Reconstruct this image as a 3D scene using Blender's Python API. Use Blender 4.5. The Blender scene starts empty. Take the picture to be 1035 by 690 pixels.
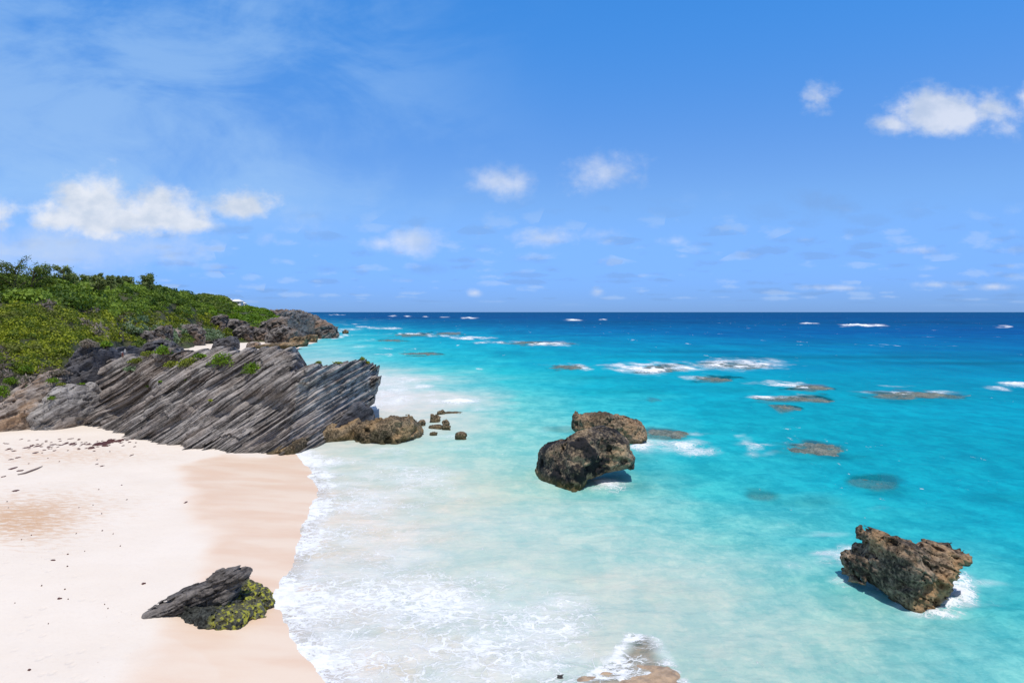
import bpy, math, random
import numpy as np
from mathutils import Vector

# ------------------------------------------------------------------ camera, sky, sun, exposure
S = bpy.context.scene
H = 12.0; FPX = 690.0; CX, CY = 517.5, 345.0; HOR = 315.3
TH = math.atan((CY - HOR) / FPX)
cd = bpy.data.cameras.new("camera"); cam = bpy.data.objects.new("camera", cd); S.collection.objects.link(cam)
cam.location = (0, 0, H); cam.rotation_euler = (math.pi / 2 - TH, 0, 0)
cd.lens = 24; cd.sensor_width = 36; cd.clip_start = 0.3; cd.clip_end = 60000
S.camera = cam
SUN = Vector((0.11, -0.27, 0.96)).normalized()
S.view_settings.view_transform = 'Standard'; S.view_settings.look = 'None'
S.view_settings.exposure = 0.0; S.view_settings.gamma = 1.0
sl = bpy.data.lights.new("sun", 'SUN'); sl.energy = 3.5; sl.angle = math.radians(0.5); sl.color = (1.0, 0.93, 0.83)
so = bpy.data.objects.new("sun", sl); S.collection.objects.link(so)
so.rotation_euler = SUN.to_track_quat('Z', 'Y').to_euler()
SKY_STRENGTH = 0.1

def NT(nt):
    """tiny node helper"""
    def n(kind, **kw):
        nd = nt.nodes.new(kind)
        for k, v in kw.items():
            if k == 'ins':
                for kk, vv in v.items():
                    if isinstance(vv, bpy.types.NodeSocket): nt.links.new(vv, nd.inputs[kk])
                    else: nd.inputs[kk].default_value = vv
            else: setattr(nd, k, v)
        return nd
    def m(op, a, b=0.0, c=None, clamp=False):
        nd = nt.nodes.new('ShaderNodeMath'); nd.operation = op; nd.use_clamp = clamp
        for i, v in enumerate((a, b) if c is None else (a, b, c)):
            if isinstance(v, bpy.types.NodeSocket): nt.links.new(v, nd.inputs[i])
            else: nd.inputs[i].default_value = v
        return nd.outputs[0]
    def mix(f, a, b, blend='MIX'):
        nd = nt.nodes.new('ShaderNodeMix'); nd.data_type = 'RGBA'; nd.blend_type = blend
        for i, v in ((0, f), (6, a), (7, b)):
            if isinstance(v, bpy.types.NodeSocket): nt.links.new(v, nd.inputs[i])
            else: nd.inputs[i].default_value = v if i == 0 else ((*v, 1) if len(v) == 3 else v)
        return nd.outputs[2]
    def ss(v, lo, hi, a=0.0, b=1.0):
        nd = nt.nodes.new('ShaderNodeMapRange'); nd.interpolation_type = 'SMOOTHSTEP'
        for i, x in ((0, v), (1, lo), (2, hi), (3, a), (4, b)):
            if isinstance(x, bpy.types.NodeSocket): nt.links.new(x, nd.inputs[i])
            else: nd.inputs[i].default_value = x
        return nd.outputs[0]
    def noise(vec, scale, detail=5, rough=0.55, dist=0.0):
        nd = n('ShaderNodeTexNoise', ins={'Scale': scale, 'Detail': detail, 'Roughness': rough, 'Distortion': dist})
        if vec is not None: nt.links.new(vec, nd.inputs['Vector'])
        return nd.outputs['Fac']
    def mapping(vec, rot=(0, 0, 0), scale=(1, 1, 1), loc=(0, 0, 0)):
        nd = n('ShaderNodeMapping', ins={'Vector': vec, 'Rotation': rot, 'Scale': scale, 'Location': loc})
        return nd.outputs[0]
    return n, m, mix, ss, noise, mapping

def cloud_dir(px, py):
    r = np.array([(px - CX) / FPX, 0, 0]); a = (CY - py) / FPX
    y = math.cos(TH) + a * math.sin(TH); z = -math.sin(TH) + a * math.cos(TH)
    return (px - CX) / FPX / y, z / y

world = bpy.data.worlds.new("World"); S.world = world; world.use_nodes = True
wt = world.node_tree; wt.nodes.clear()
def build_world():
    n, m, mix, ss, noise, mapping = NT(wt)
    sky = n('ShaderNodeTexSky', sky_type='NISHITA'); sky.sun_disc = False
    sky.sun_elevation = math.asin(SUN.z); sky.sun_rotation = math.atan2(SUN.x, SUN.y)
    sky.air_density = 1.0; sky.dust_density = 0.25; sky.ozone_density = 2.2; sky.altitude = 0
    tc = n('ShaderNodeTexCoord'); sep = n('ShaderNodeSeparateXYZ', ins={0: tc.outputs['Generated']})
    x, y, z = sep.outputs
    front = ss(y, 0.05, 0.2)
    yy = m('MAXIMUM', y, 0.05)
    u = m('DIVIDE', x, yy); v = m('DIVIDE', z, yy)
    uv = n('ShaderNodeCombineXYZ', ins={0: u, 1: v}).outputs[0]
    skyc = n('ShaderNodeHueSaturation', ins={'Hue': 0.508, 'Saturation': 1.02, 'Value': 1.0, 'Color': sky.outputs[0]}).outputs[0]
    # warm-tinted band near the horizon is brightened less: pull it to the clear marine blue of the photo
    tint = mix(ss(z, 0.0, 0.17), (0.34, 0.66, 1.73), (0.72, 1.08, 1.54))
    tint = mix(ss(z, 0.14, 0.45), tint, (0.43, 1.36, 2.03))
    tint = mix(ss(z, 0.47, 0.72), tint, (2.1, 1.8, 1.5))  # unseen sky overhead brightened and warmed as added fill for the shadows
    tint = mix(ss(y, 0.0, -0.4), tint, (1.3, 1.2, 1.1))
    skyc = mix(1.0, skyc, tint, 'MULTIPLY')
    wv = mapping(uv, scale=(1, 1.25, 1))
    w1 = noise(wv, 7.5, 8, 0.6); w2 = noise(wv, 34, 5, 0.6)
    nz = m('ADD', m('MULTIPLY', m('SUBTRACT', w1, 0.5), 1.9), m('MULTIPLY', m('SUBTRACT', w2, 0.5), 1.1))
    def blob(px, py, rx, ry, k=1.0, flat=0.0):
        cu, cv = cloud_dir(px, py)
        du = m('DIVIDE', m('SUBTRACT', u, cu), rx / FPX); dv = m('DIVIDE', m('SUBTRACT', v, cv), ry / FPX)
        if flat:  # flatter underside
            dv = m('MULTIPLY', dv, m('ADD', 1.0, m('MULTIPLY', m('LESS_THAN', dv, 0.0), flat)))
        r = m('SQRT', m('ADD', m('MULTIPLY', du, du), m('MULTIPLY', dv, dv)))
        return m('MULTIPLY', m('SUBTRACT', 1.15, r), k)
    def group(bs, lo, hi, amp=1.0):
        acc = None
        for b in bs:
            o = blob(*b)
            acc = o if acc is None else m('MAXIMUM', acc, o)
        acc = m('MAXIMUM', acc, -1.0)
        return m('MULTIPLY', ss(m('ADD', acc, m('MULTIPLY', nz, 0.78)), lo, hi), amp)
    big = group([(98, 216, 60, 52, 1.25, .7), (158, 218, 62, 46, 1.25, .8), (60, 222, 52, 28, 1, .6), (128, 222, 70, 34, 1.2, .9), (190, 228, 44, 20, 1, .8), (248, 210, 46, 26, .85, .4), (-10, 220, 60, 28, .9, .3)], 0.28, 0.92, 0.88)
    low = group([(60, 250, 130, 36, 1.1), (150, 250, 90, 26, .8), (-30, 255, 120, 44, 1.1), (300, 225, 40, 18, .45), (90, 244, 120, 16, .6)], 0.0, 1.4, 0.75)
    right = group([(945, 118, 72, 40, 1.1, .4), (905, 126, 48, 22, .9), (1012, 112, 62, 34, .75), (1050, 100, 60, 30, .85), (826, 99, 32, 26, .62)], 0.28, 0.95, 0.74)
    small = group([(505, 184, 46, 20, .7), (610, 177, 52, 24, .7), (418, 242, 36, 18, .85), (385, 246, 28, 9, .5), (545, 240, 40, 12, .6), (610, 236, 26, 9, .45), (682, 244, 26, 8, .45), (604, 295, 12, 7, .7), (480, 296, 10, 5, .6), (945, 288, 34, 6, .6), (845, 291, 50, 4, .5), (1005, 290, 22, 4, .5), (270, 240, 20, 10, .4), (930, 252, 28, 5, .4)], 0.05, 0.95, 0.6)
    grey = group([(830, 205, 50, 18, .62), (755, 258, 32, 6, .55), (650, 256, 14, 6, .5), (490, 249, 20, 4, .5), (790, 243, 26, 6, .5), (330, 272, 30, 5, .5), (430, 272, 40, 7, .5), (540, 262, 30, 6, .5), (560, 272, 18, 4, .5), (1030, 252, 20, 8, .5), (940, 254, 25, 6, .5), (700, 272, 30, 4, .4)], 0.1, 0.9, 0.45)
    # far rows of little clouds just above the horizon (flat layer seen in perspective)
    lv = m('LOGARITHM', m('ADD', m('MAXIMUM', v, 0.0), 0.03), math.e)
    band = m('MULTIPLY', ss(v, 0.006, 0.022), ss(v, 0.19, 0.09))
    def puffs(sx, sy, ox, keep, size, amp):
        pv = n('ShaderNodeCombineXYZ', ins={0: m('ADD', m('MULTIPLY', u, sx), ox), 1: m('MULTIPLY', lv, sy)}).outputs[0]
        vo = n('ShaderNodeTexVoronoi', ins={'Vector': pv, 'Scale': 1.0, 'Randomness': 1.0}, voronoi_dimensions='2D')
        rnd = n('ShaderNodeSeparateColor', ins={0: vo.outputs['Color']}).outputs[0]
        k = m('MULTIPLY', m('SUBTRACT', rnd, 1 - keep), size / keep)
        fz = m('SUBTRACT', noise(mapping(uv, scale=(1, 2.2, 1)), 38, 5, .62), .5)
        return m('MULTIPLY', m('MULTIPLY', ss(m('ADD', m('SUBTRACT', k, vo.outputs['Distance']), m('MULTIPLY', fz, 1.3)), -.16, .30), band), amp)
    far = puffs(17, 6.5, 3.3, .60, .46, .36)
    farg = puffs(14, 7.5, 9.7, .62, .50, .38)
    # thin cirrus streaks, strongest on the left
    ci = noise(mapping(uv, rot=(0, 0, 0.35), scale=(1.2, 3.0, 1)), 1.5, 9, .60, 0.6)
    ci2 = noise(mapping(uv, rot=(0, 0, -0.5), scale=(1.0, 2.0, 1), loc=(2, 1, 0)), 3.5, 8, .62, .8)
    cir = m('MULTIPLY', m('MULTIPLY', ss(m('ADD', m('MULTIPLY', ci, .6), m('MULTIPLY', ci2, .5)), 0.44, 0.66), ss(u, 0.10, -0.38)), 0.42)
    cir = m('MULTIPLY', cir, ss(v, 0.08, 0.2))
    K = 1.0 / SKY_STRENGTH
    shade = ss(noise(mapping(uv, loc=(0, .015, 0), scale=(1, 1.4, 1)), 14, 5, .55), 0.35, 0.62)
    white = mix(shade, (0.62 * K, 0.69 * K, 0.80 * K), (0.86 * K, 0.88 * K, 0.93 * K))
    gblue = (0.20 * K, 0.36 * K, 0.68 * K)
    soft = (0.50 * K, 0.66 * K, 0.93 * K)
    c = mix(m('MULTIPLY', cir, front), skyc, (0.45 * K, 0.68 * K, 0.96 * K))
    c = mix(m('MULTIPLY', farg, front), c, gblue)
    c = mix(m('MULTIPLY', far, front), c, soft)
    c = mix(m('MULTIPLY', grey, front), c, gblue)
    c = mix(m('MULTIPLY', low, front), c, (0.55 * K, 0.68 * K, 0.90 * K))
    for layer in (small, right, big): c = mix(m('MULTIPLY', layer, front), c, white)
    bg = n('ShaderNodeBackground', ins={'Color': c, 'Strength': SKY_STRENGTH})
    out = n('ShaderNodeOutputWorld'); wt.links.new(bg.outputs[0], out.inputs[0])
build_world()

# ------------------------------------------------------------------ helpers
def project(x, y, z):
    d = y * math.cos(TH) + (H - z) * math.sin(TH)
    up = (z - H) * math.cos(TH) + y * math.sin(TH)
    return CX + FPX * x / d, CY - FPX * up / d
def ray(px, py):
    a = (CY - py) / FPX
    return (px - CX) / FPX, math.cos(TH) + a * math.sin(TH), -math.sin(TH) + a * math.cos(TH)
def G(px, py, z=0.0):
    x, y, dz = ray(px, py); t = (z - H) / dz
    return np.array([x * t, y * t, z])
def AT(px, py, D):
    x, y, dz = ray(px, py); t = D / y
    return np.array([x * t, D, H + dz * t])

def h01(ix, iy, iz, s=0):
    h = (ix.astype(np.int64) * 374761393 + iy.astype(np.int64) * 668265263 + iz.astype(np.int64) * 2147483647 + s * 974634777) & 0xffffffff
    h = ((h ^ (h >> 13)) * 1274126177) & 0xffffffff
    h = ((h ^ (h >> 16)) * 2246822519) & 0xffffffff
    h = h ^ (h >> 15)
    return (h & 0xffffff) / float(0x1000000)
def vn(x, y, z=0.0, s=0):
    x, y, z = np.broadcast_arrays(np.asarray(x, float), np.asarray(y, float), np.asarray(z, float))
    ix, iy, iz = np.floor(x).astype(np.int64), np.floor(y).astype(np.int64), np.floor(z).astype(np.int64)
    fx, fy, fz = x - ix, y - iy, z - iz
    fx = fx * fx * (3 - 2 * fx); fy = fy * fy * (3 - 2 * fy); fz = fz * fz * (3 - 2 * fz)
    r = 0
    for a in (0, 1):
        for b in (0, 1):
            for c in (0, 1):
                w = (fx if a else 1 - fx) * (fy if b else 1 - fy) * (fz if c else 1 - fz)
                r = r + w * h01(ix + a, iy + b, iz + c, s)
    return r * 2 - 1
def fbm(x, y, z=0.0, oct=4, s=0, g=0.5):
    r = 0; a = 1.0; f = 1.0; t = 0
    for i in range(oct):
        r = r + a * vn(np.asarray(x) * f + 13.7 * i, np.asarray(y) * f + 7.3 * i, np.asarray(z) * f + 3.1 * i, s + i); t += a; a *= g; f *= 2.03
    return r / t * 1.6
def worley(x, y, z, s=0):
    ix, iy, iz = np.floor(x).astype(np.int64), np.floor(y).astype(np.int64), np.floor(z).astype(np.int64)
    best = np.full(x.shape, 9.0)
    for a in (-1, 0, 1):
        for b in (-1, 0, 1):
            for c in (-1, 0, 1):
                jx, jy, jz = ix + a, iy + b, iz + c
                d = (jx + h01(jx, jy, jz, s) - x) ** 2 + (jy + h01(jx, jy, jz, s + 1) - y) ** 2 + (jz + h01(jx, jy, jz, s + 2) - z) ** 2
                best = np.minimum(best, d)
    return np.sqrt(best)
def sstep(x, a, b):
    t = np.clip((x - a) / (b - a), 0, 1); return t * t * (3 - 2 * t)

def poly_sd(u, w, P):
    """signed distance to polygon, negative inside"""
    P = np.asarray(P, float); n = len(P)
    d = np.full(u.shape, 1e9); inside = np.zeros(u.shape, bool)
    for i in range(n):
        a = P[i]; b = P[(i + 1) % n]; e = b - a
        wx, wy = u - a[0], w - a[1]
        t = np.clip((wx * e[0] + wy * e[1]) / max(e @ e, 1e-12), 0, 1)
        d = np.minimum(d, (wx - e[0] * t) ** 2 + (wy - e[1] * t) ** 2)
        c = ((a[1] > w) != (b[1] > w))
        if abs(e[1]) > 1e-12:
            inside ^= c & (u < e[0] * (w - a[1]) / e[1] + a[0])
    d = np.sqrt(d); return np.where(inside, -d, d)

def surface_nets(F, o, h):
    s = F < 0
    nx, ny, nz = F.shape
    cnt = np.zeros((nx - 1, ny - 1, nz - 1), np.int8)
    for a in (0, 1):
        for b in (0, 1):
            for c in (0, 1): cnt += s[a:nx - 1 + a, b:ny - 1 + b, c:nz - 1 + c]
    act = (cnt > 0) & (cnt < 8)
    ci, cj, ck = np.nonzero(act)
    idx = -np.ones(act.shape, np.int64); idx[ci, cj, ck] = np.arange(len(ci))
    pos = np.zeros((len(ci), 3)); num = np.zeros(len(ci))
    for ax in range(3):
        oth = [q for q in range(3) if q != ax]
        for p in (0, 1):
            for q in (0, 1):
                d0 = [0, 0, 0]; d0[oth[0]] = p; d0[oth[1]] = q; d1 = list(d0); d1[ax] = 1
                f0 = F[ci + d0[0], cj + d0[1], ck + d0[2]]; f1 = F[ci + d1[0], cj + d1[1], ck + d1[2]]
                m = (f0 < 0) != (f1 < 0)
                t = np.where(m, f0 / np.where(f0 == f1, 1, f0 - f1), 0)
                pp = np.stack([np.full(len(ci), float(v)) for v in d0], 1); pp[:, ax] = t
                pos += pp * m[:, None]; num += m
    pos /= num[:, None]
    V = (np.stack([ci, cj, ck], 1) + pos) * h + np.asarray(o)
    faces = []
    for ax in range(3):
        oth = [(ax + 1) % 3, (ax + 2) % 3]
        sl0 = [slice(None)] * 3; sl1 = [slice(None)] * 3; sl0[ax] = slice(0, -1); sl1[ax] = slice(1, None)
        ch = s[tuple(sl0)] != s[tuple(sl1)]
        I = np.array(np.nonzero(ch)).T
        ok = (I[:, oth[0]] > 0) & (I[:, oth[1]] > 0) & (I[:, oth[0]] < F.shape[oth[0]] - 1) & (I[:, oth[1]] < F.shape[oth[1]] - 1)
        I = I[ok]
        first = s[I[:, 0], I[:, 1], I[:, 2]]
        q = []
        for (p, r) in ((1, 1), (0, 1), (0, 0), (1, 0)):
            J = I.copy(); J[:, oth[0]] -= p; J[:, oth[1]] -= r
            q.append(idx[J[:, 0], J[:, 1], J[:, 2]])
        q = np.stack(q, 1)
        q[~first] = q[~first][:, ::-1]
        faces.append(q)
    Fq = np.concatenate(faces)
    return V, Fq[(Fq >= 0).all(1)]

def mesh_obj(name, V, Fq, mat=None, loc=(0, 0, 0), parent=None, smooth=True, attrs=None, cols=None):
    V = np.asarray(V, float) - np.asarray(loc, float)
    me = bpy.data.meshes.new(name)
    Fq = np.asarray(Fq)
    me.vertices.add(len(V)); me.vertices.foreach_set('co', V.ravel().astype(np.float32))
    k = Fq.shape[1]
    me.loops.add(Fq.size); me.loops.foreach_set('vertex_index', Fq.ravel().astype(np.int32))
    me.polygons.add(len(Fq)); me.polygons.foreach_set('loop_start', (np.arange(len(Fq)) * k).astype(np.int32))
    me.polygons.foreach_set('loop_total', np.full(len(Fq), k, np.int32))
    me.update(calc_edges=True)
    if smooth: me.polygons.foreach_set('use_smooth', np.ones(len(Fq), bool))
    for an, av in (attrs or {}).items():
        a = me.attributes.new(an, 'FLOAT', 'POINT'); a.data.foreach_set('value', np.asarray(av, np.float32))
    for an, av in (cols or {}).items():
        a = me.attributes.new(an, 'FLOAT_COLOR', 'POINT')
        c = np.ones((len(V), 4), np.float32); c[:, :3] = av; a.data.foreach_set('color', c.ravel())
    if mat: me.materials.append(mat)
    o = bpy.data.objects.new(name, me); S.collection.objects.link(o); o.location = loc
    if parent is not None:
        o.parent = parent; o.location = Vector(loc) - parent.location
    return o
def tag(o, label, cat, group=None, kind=None):
    if label: o['label'] = label
    if cat: o['category'] = cat
    if group: o['group'] = group
    if kind: o['kind'] = kind
    return o
def grid_faces(nr, nc, wrap=False):
    r = np.arange(nr - 1)[:, None]; c = np.arange(nc if wrap else nc - 1)[None, :]
    a = r * nc + c; b = r * nc + (c + 1) % nc
    return np.stack([a, b, b + nc, a + nc], -1).reshape(-1, 4)
def lin(c):
    c = np.asarray(c, float) / 255.0
    return np.where(c <= 0.04045, c / 12.92, ((c + 0.055) / 1.055) ** 2.4)

# ------------------------------------------------------------------ materials
def new_mat(name):
    m_ = bpy.data.materials.new(name); m_.use_nodes = True; nt = m_.node_tree; nt.nodes.clear()
    return m_, nt
def finish(nt, shader):
    out = nt.nodes.new('ShaderNodeOutputMaterial'); nt.links.new(shader, out.inputs[0])

def rock_mat(name, light, dark, tan, dip=0.58, layered=1.0, tan_amt=0.5, scale=1.0, base_band=None, rough=0.85, patch=None, bump=1.0, pit=0.0, tanz=None):
    mt, nt = new_mat(name); n, m, mix, ss, noise, mapping = NT(nt)
    tc = n('ShaderNodeTexCoord').outputs['Object']
    rot = mapping(tc, rot=(0, dip, 0))
    st = mapping(rot, scale=(0.10 * scale, 0.35 * scale, 1.6 * scale))
    st2 = mapping(rot, scale=(0.35 * scale, 1.0 * scale, 7.0 * scale))
    a = noise(st, 1.0, 6, .62); b = noise(st2, 1.0, 5, .6); c = noise(tc, 0.45 * scale, 6, .6); d = noise(tc, 5.5 * scale, 6, .65)
    if layered: v = m('ADD', m('MULTIPLY', a, .5), m('ADD', m('MULTIPLY', b, .38), m('MULTIPLY', d, .22)))
    else: v = m('ADD', m('MULTIPLY', c, .45), m('ADD', m('MULTIPLY', d, .5), m('MULTIPLY', b, .1)))
    col = mix(ss(v, 0.44, 0.66), dark, light)
    tn = m('ADD', m('MULTIPLY', noise(st, .6, 4, .5), .6), m('MULTIPLY', c, .5))
    tf = m('MULTIPLY', ss(tn, 0.50, 0.64), tan_amt)
    if tanz is not None:
        sepz = n('ShaderNodeSeparateXYZ', ins={0: tc}).outputs
        tf = m('MULTIPLY', tf, ss(m('ADD', sepz[2], m('MULTIPLY', m('SUBTRACT', c, .5), 3.0)), tanz[1], tanz[0]))
    col = mix(tf, col, mix(ss(d, .35, .65), tuple(x * .55 for x in tan), tan))
    if patch:  # lichen / algae patches: (colour, threshold, scale)
        pf = ss(noise(mapping(tc, loc=(9, 4, 2)), patch[2], 5, .62), patch[1], patch[1] + 0.07)
        if len(patch) > 3:
            pf = m('MULTIPLY', pf, ss(m('ADD', n('ShaderNodeSeparateXYZ', ins={0: tc}).outputs[0], m('MULTIPLY', m('SUBTRACT', c, .5), 3.0)), patch[3], patch[4]))
        col = mix(pf, col, patch[0])
    if pit:
        vo = n('ShaderNodeTexVoronoi', ins={'Vector': tc, 'Scale': pit}); nt.links.new(vo.outputs['Distance'], vo.inputs['Randomness']) if False else None
        col = mix(ss(vo.outputs['Distance'], 0.28, 0.08), col, tuple(x * .35 for x in dark))  # pit hollows painted darker, their shade put into the colour
    if base_band:  # algae near the water line: (colour, z0, z1)
        sepz = n('ShaderNodeSeparateXYZ', ins={0: tc}).outputs
        zf = ss(m('ADD', sepz[2], m('MULTIPLY', m('SUBTRACT', d, .5), .5)), base_band[2], base_band[1])
        col = mix(m('MULTIPLY', zf, .8), col, base_band[0])
    hgt = m('ADD', m('MULTIPLY', b, 0.5 * (1 if layered else .1)), m('ADD', m('MULTIPLY', d, .35), m('MULTIPLY', noise(tc, 22 * scale, 4, .6), .15)))
    if pit: hgt = m('ADD', hgt, m('MULTIPLY', ss(vo.outputs['Distance'], 0.05, 0.3), .3))
    bp = n('ShaderNodeBump', ins={'Strength': min(1.0, 0.8 * bump), 'Distance': 0.22 / scale, 'Height': hgt})
    p = n('ShaderNodeBsdfPrincipled', ins={'Base Color': col, 'Roughness': rough, 'Normal': bp.outputs[0], 'Specular IOR Level': 0.25})
    finish(nt, p.outputs[0]); return mt

M_cliff = rock_mat('layered_limestone', (.47, .44, .425), (.055, .050, .050), (.27, .20, .16), tan_amt=.35, dip=.60, base_band=((.075, .07, .06), -.2, 1.1))
M_cliff_far = rock_mat('far_limestone', (.30, .275, .26), (.028, .025, .026), (.30, .19, .12), tan_amt=.55, scale=.30, dip=.55)
M_block = rock_mat('grey_fractured_limestone', (.44, .42, .41), (.10, .092, .09), (.30, .20, .135), tan_amt=.35, dip=.6, tanz=(0.3, 2.2))
M_brown = rock_mat('brown_streaked_limestone', (.44, .39, .36), (.12, .09, .07), (.42, .28, .18), tan_amt=.9, dip=.5)
M_shade = rock_mat('dark_shaded_limestone', (.14, .14, .155), (.022, .022, .028), (.10, .08, .06), tan_amt=.2, dip=.6)  # dark rock; for the rock wall its shade is put into the colour
M_tan = rock_mat('ochre_pitted_limestone', (.38, .29, .19), (.045, .035, .022), (.42, .27, .13), layered=0, tan_amt=.6, base_band=((.07, .06, .03), 0.05, 0.55), pit=4.0)
M_sea1 = rock_mat('black_lichen_limestone', (.38, .30, .21), (.024, .022, .022), (.46, .33, .19), layered=0, tan_amt=.5, base_band=((.085, .075, .025), 0.0, 0.7), patch=((.016, .016, .018), .52, .45), pit=3.4)
M_sea2 = rock_mat('brown_pitted_limestone', (.36, .27, .18), (.040, .032, .022), (.40, .25, .14), layered=0, tan_amt=.6, base_band=((.09, .08, .035), 0.0, 0.5), pit=3.4)
M_sea3 = rock_mat('sharp_brown_limestone', (.40, .30, .21), (.038, .030, .022), (.44, .27, .13), layered=0, tan_amt=.7, base_band=((.06, .05, .02), -0.1, 0.25), pit=5.0)
M_slab = rock_mat('charcoal_limestone', (.23, .21, .20), (.028, .026, .027), (.14, .12, .10), layered=1, tan_amt=.4, scale=1.6, dip=.35)
M_algae = rock_mat('algae_covered_rock', (.12, .13, .12), (.018, .020, .018), (.14, .13, .06), layered=0, tan_amt=.5, patch=((.33, .34, .05), .50, 4.5, -.6, .6), scale=2.0, pit=6.0)
M_reef = rock_mat('submerged_reef', (.25, .29, .25), (.07, .11, .10), (.24, .20, .16), layered=0, tan_amt=.25, rough=.6)
M_wetflat = rock_mat('wet_sandstone', (.56, .40, .25), (.27, .20, .14), (.46, .33, .22), layered=0, tan_amt=.3, rough=.35, scale=.6, bump=.5)

def leaf_mat(name, c1, c2, c3=None):
    mt, nt = new_mat(name); n, m, mix, ss, noise, mapping = NT(nt)
    at = n('ShaderNodeAttribute', attribute_name='tint').outputs['Fac']
    tc = n('ShaderNodeTexCoord').outputs['Object']
    col = mix(at, c1, c2)
    if c3: col = mix(ss(noise(tc, .22, 4, .6), .50, .62), col, c3)
    d = n('ShaderNodeBsdfPrincipled', ins={'Base Color': col, 'Roughness': .6, 'Specular IOR Level': .25})
    t = n('ShaderNodeBsdfTranslucent', ins={'Color': mix(.5, col, (.3, .45, .02))})
    mx = n('ShaderNodeMixShader', ins={0: .22}); nt.links.new(d.outputs[0], mx.inputs[1]); nt.links.new(t.outputs[0], mx.inputs[2])
    finish(nt, mx.outputs[0]); return mt
L_deep = leaf_mat('deep_green_leaves', (.04, .085, .010), (.20, .30, .035))
L_yel = leaf_mat('yellow_green_leaves', (.065, .11, .010), (.33, .37, .025), (.13, .15, .03))
L_olive = leaf_mat('olive_leaves', (.045, .085, .015), (.18, .24, .04))
L_grey = leaf_mat('silver_green_leaves', (.10, .17, .09), (.23, .30, .19))
L_twig = leaf_mat('dry_grey_twigs', (.11, .09, .085), (.30, .25, .23))
L_bright = leaf_mat('bright_green_leaves', (.07, .15, .008), (.17, .29, .015))
L_pine = leaf_mat('feathery_dark_leaves', (.10, .14, .05), (.26, .32, .12))
L_rust = leaf_mat('rusty_leaves', (.10, .09, .02), (.22, .14, .03))
def plain(name, col, rough=.8, bumpscale=None):
    mt, nt = new_mat(name); n, m, mix, ss, noise, mapping = NT(nt)
    tc = n('ShaderNodeTexCoord').outputs['Object']; z = noise(tc, bumpscale or 3, 5, .6)
    c = mix(z, tuple(x * .75 for x in col), tuple(min(1, x * 1.2) for x in col))
    finish(nt, n('ShaderNodeBsdfPrincipled', ins={'Base Color': c, 'Roughness': rough}).outputs[0]); return mt
M_bark = plain('bark', (.12, .09, .07)); M_white = plain('white_limewash', (.75, .75, .74)); M_window = plain('dark_window', (.05, .06, .08), .2)
M_skin = plain('skin', (.35, .2, .14)); M_cloth = plain('maroon_cloth', (.16, .05, .05)); M_hair = plain('hair', (.03, .02, .02))
M_weed = plain('dark_red_seaweed', (.075, .022, .020), .6, 9); M_drift = plain('driftwood', (.16, .11, .10), .8, 9)

# ------------------------------------------------------------------ shoreline and land
SH = [(350, 800), (330, 690), (300, 655), (286, 630), (273, 603), (280, 588), (299, 560), (310, 520), (317, 500), (313, 480), (303, 462)]
shore = [G(*p)[:2] for p in SH]
shore = [np.array([shore[0][0] + .5, 0.0]), np.array([shore[0][0] + .3, 9.0])] + shore
shore += [np.array(p) for p in [(-24, 66.), (-22, 78.), (-24, 105.), (-44, 135.), (-64, 180.)]]
shore += [G(*p)[:2] for p in [(303, 351), (318, 346), (326, 341), (328, 336), (330, 332), (331, 329)]]
land_poly = shore + [np.array([-420, 660.]), np.array([-1500, 640.]), np.array([-1500, -60.]), np.array([-6, -60.])]
land_poly = np.array(land_poly)
def shore_d(x, y, wob=True):
    d = -poly_sd(x, y, land_poly)          # positive on land
    if wob: d = d + (.45 * fbm(x / 2.6, y / 2.6, 5.5, 4, 11) * np.clip(y / 40, .6, 3)) * sstep(np.abs(d), 12, 0)
    return d
def sand_z(x, y, d=None):
    if d is None: d = shore_d(x, y)
    z = np.where(d > 0, 1.35 * (1 - np.exp(-np.maximum(d, 0) * .042)), np.maximum(d * .09, -3.0))
    return z + .04 * fbm(x / 3, y / 3, 2.2, 3, 5) * sstep(d, 1, 8)
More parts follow.
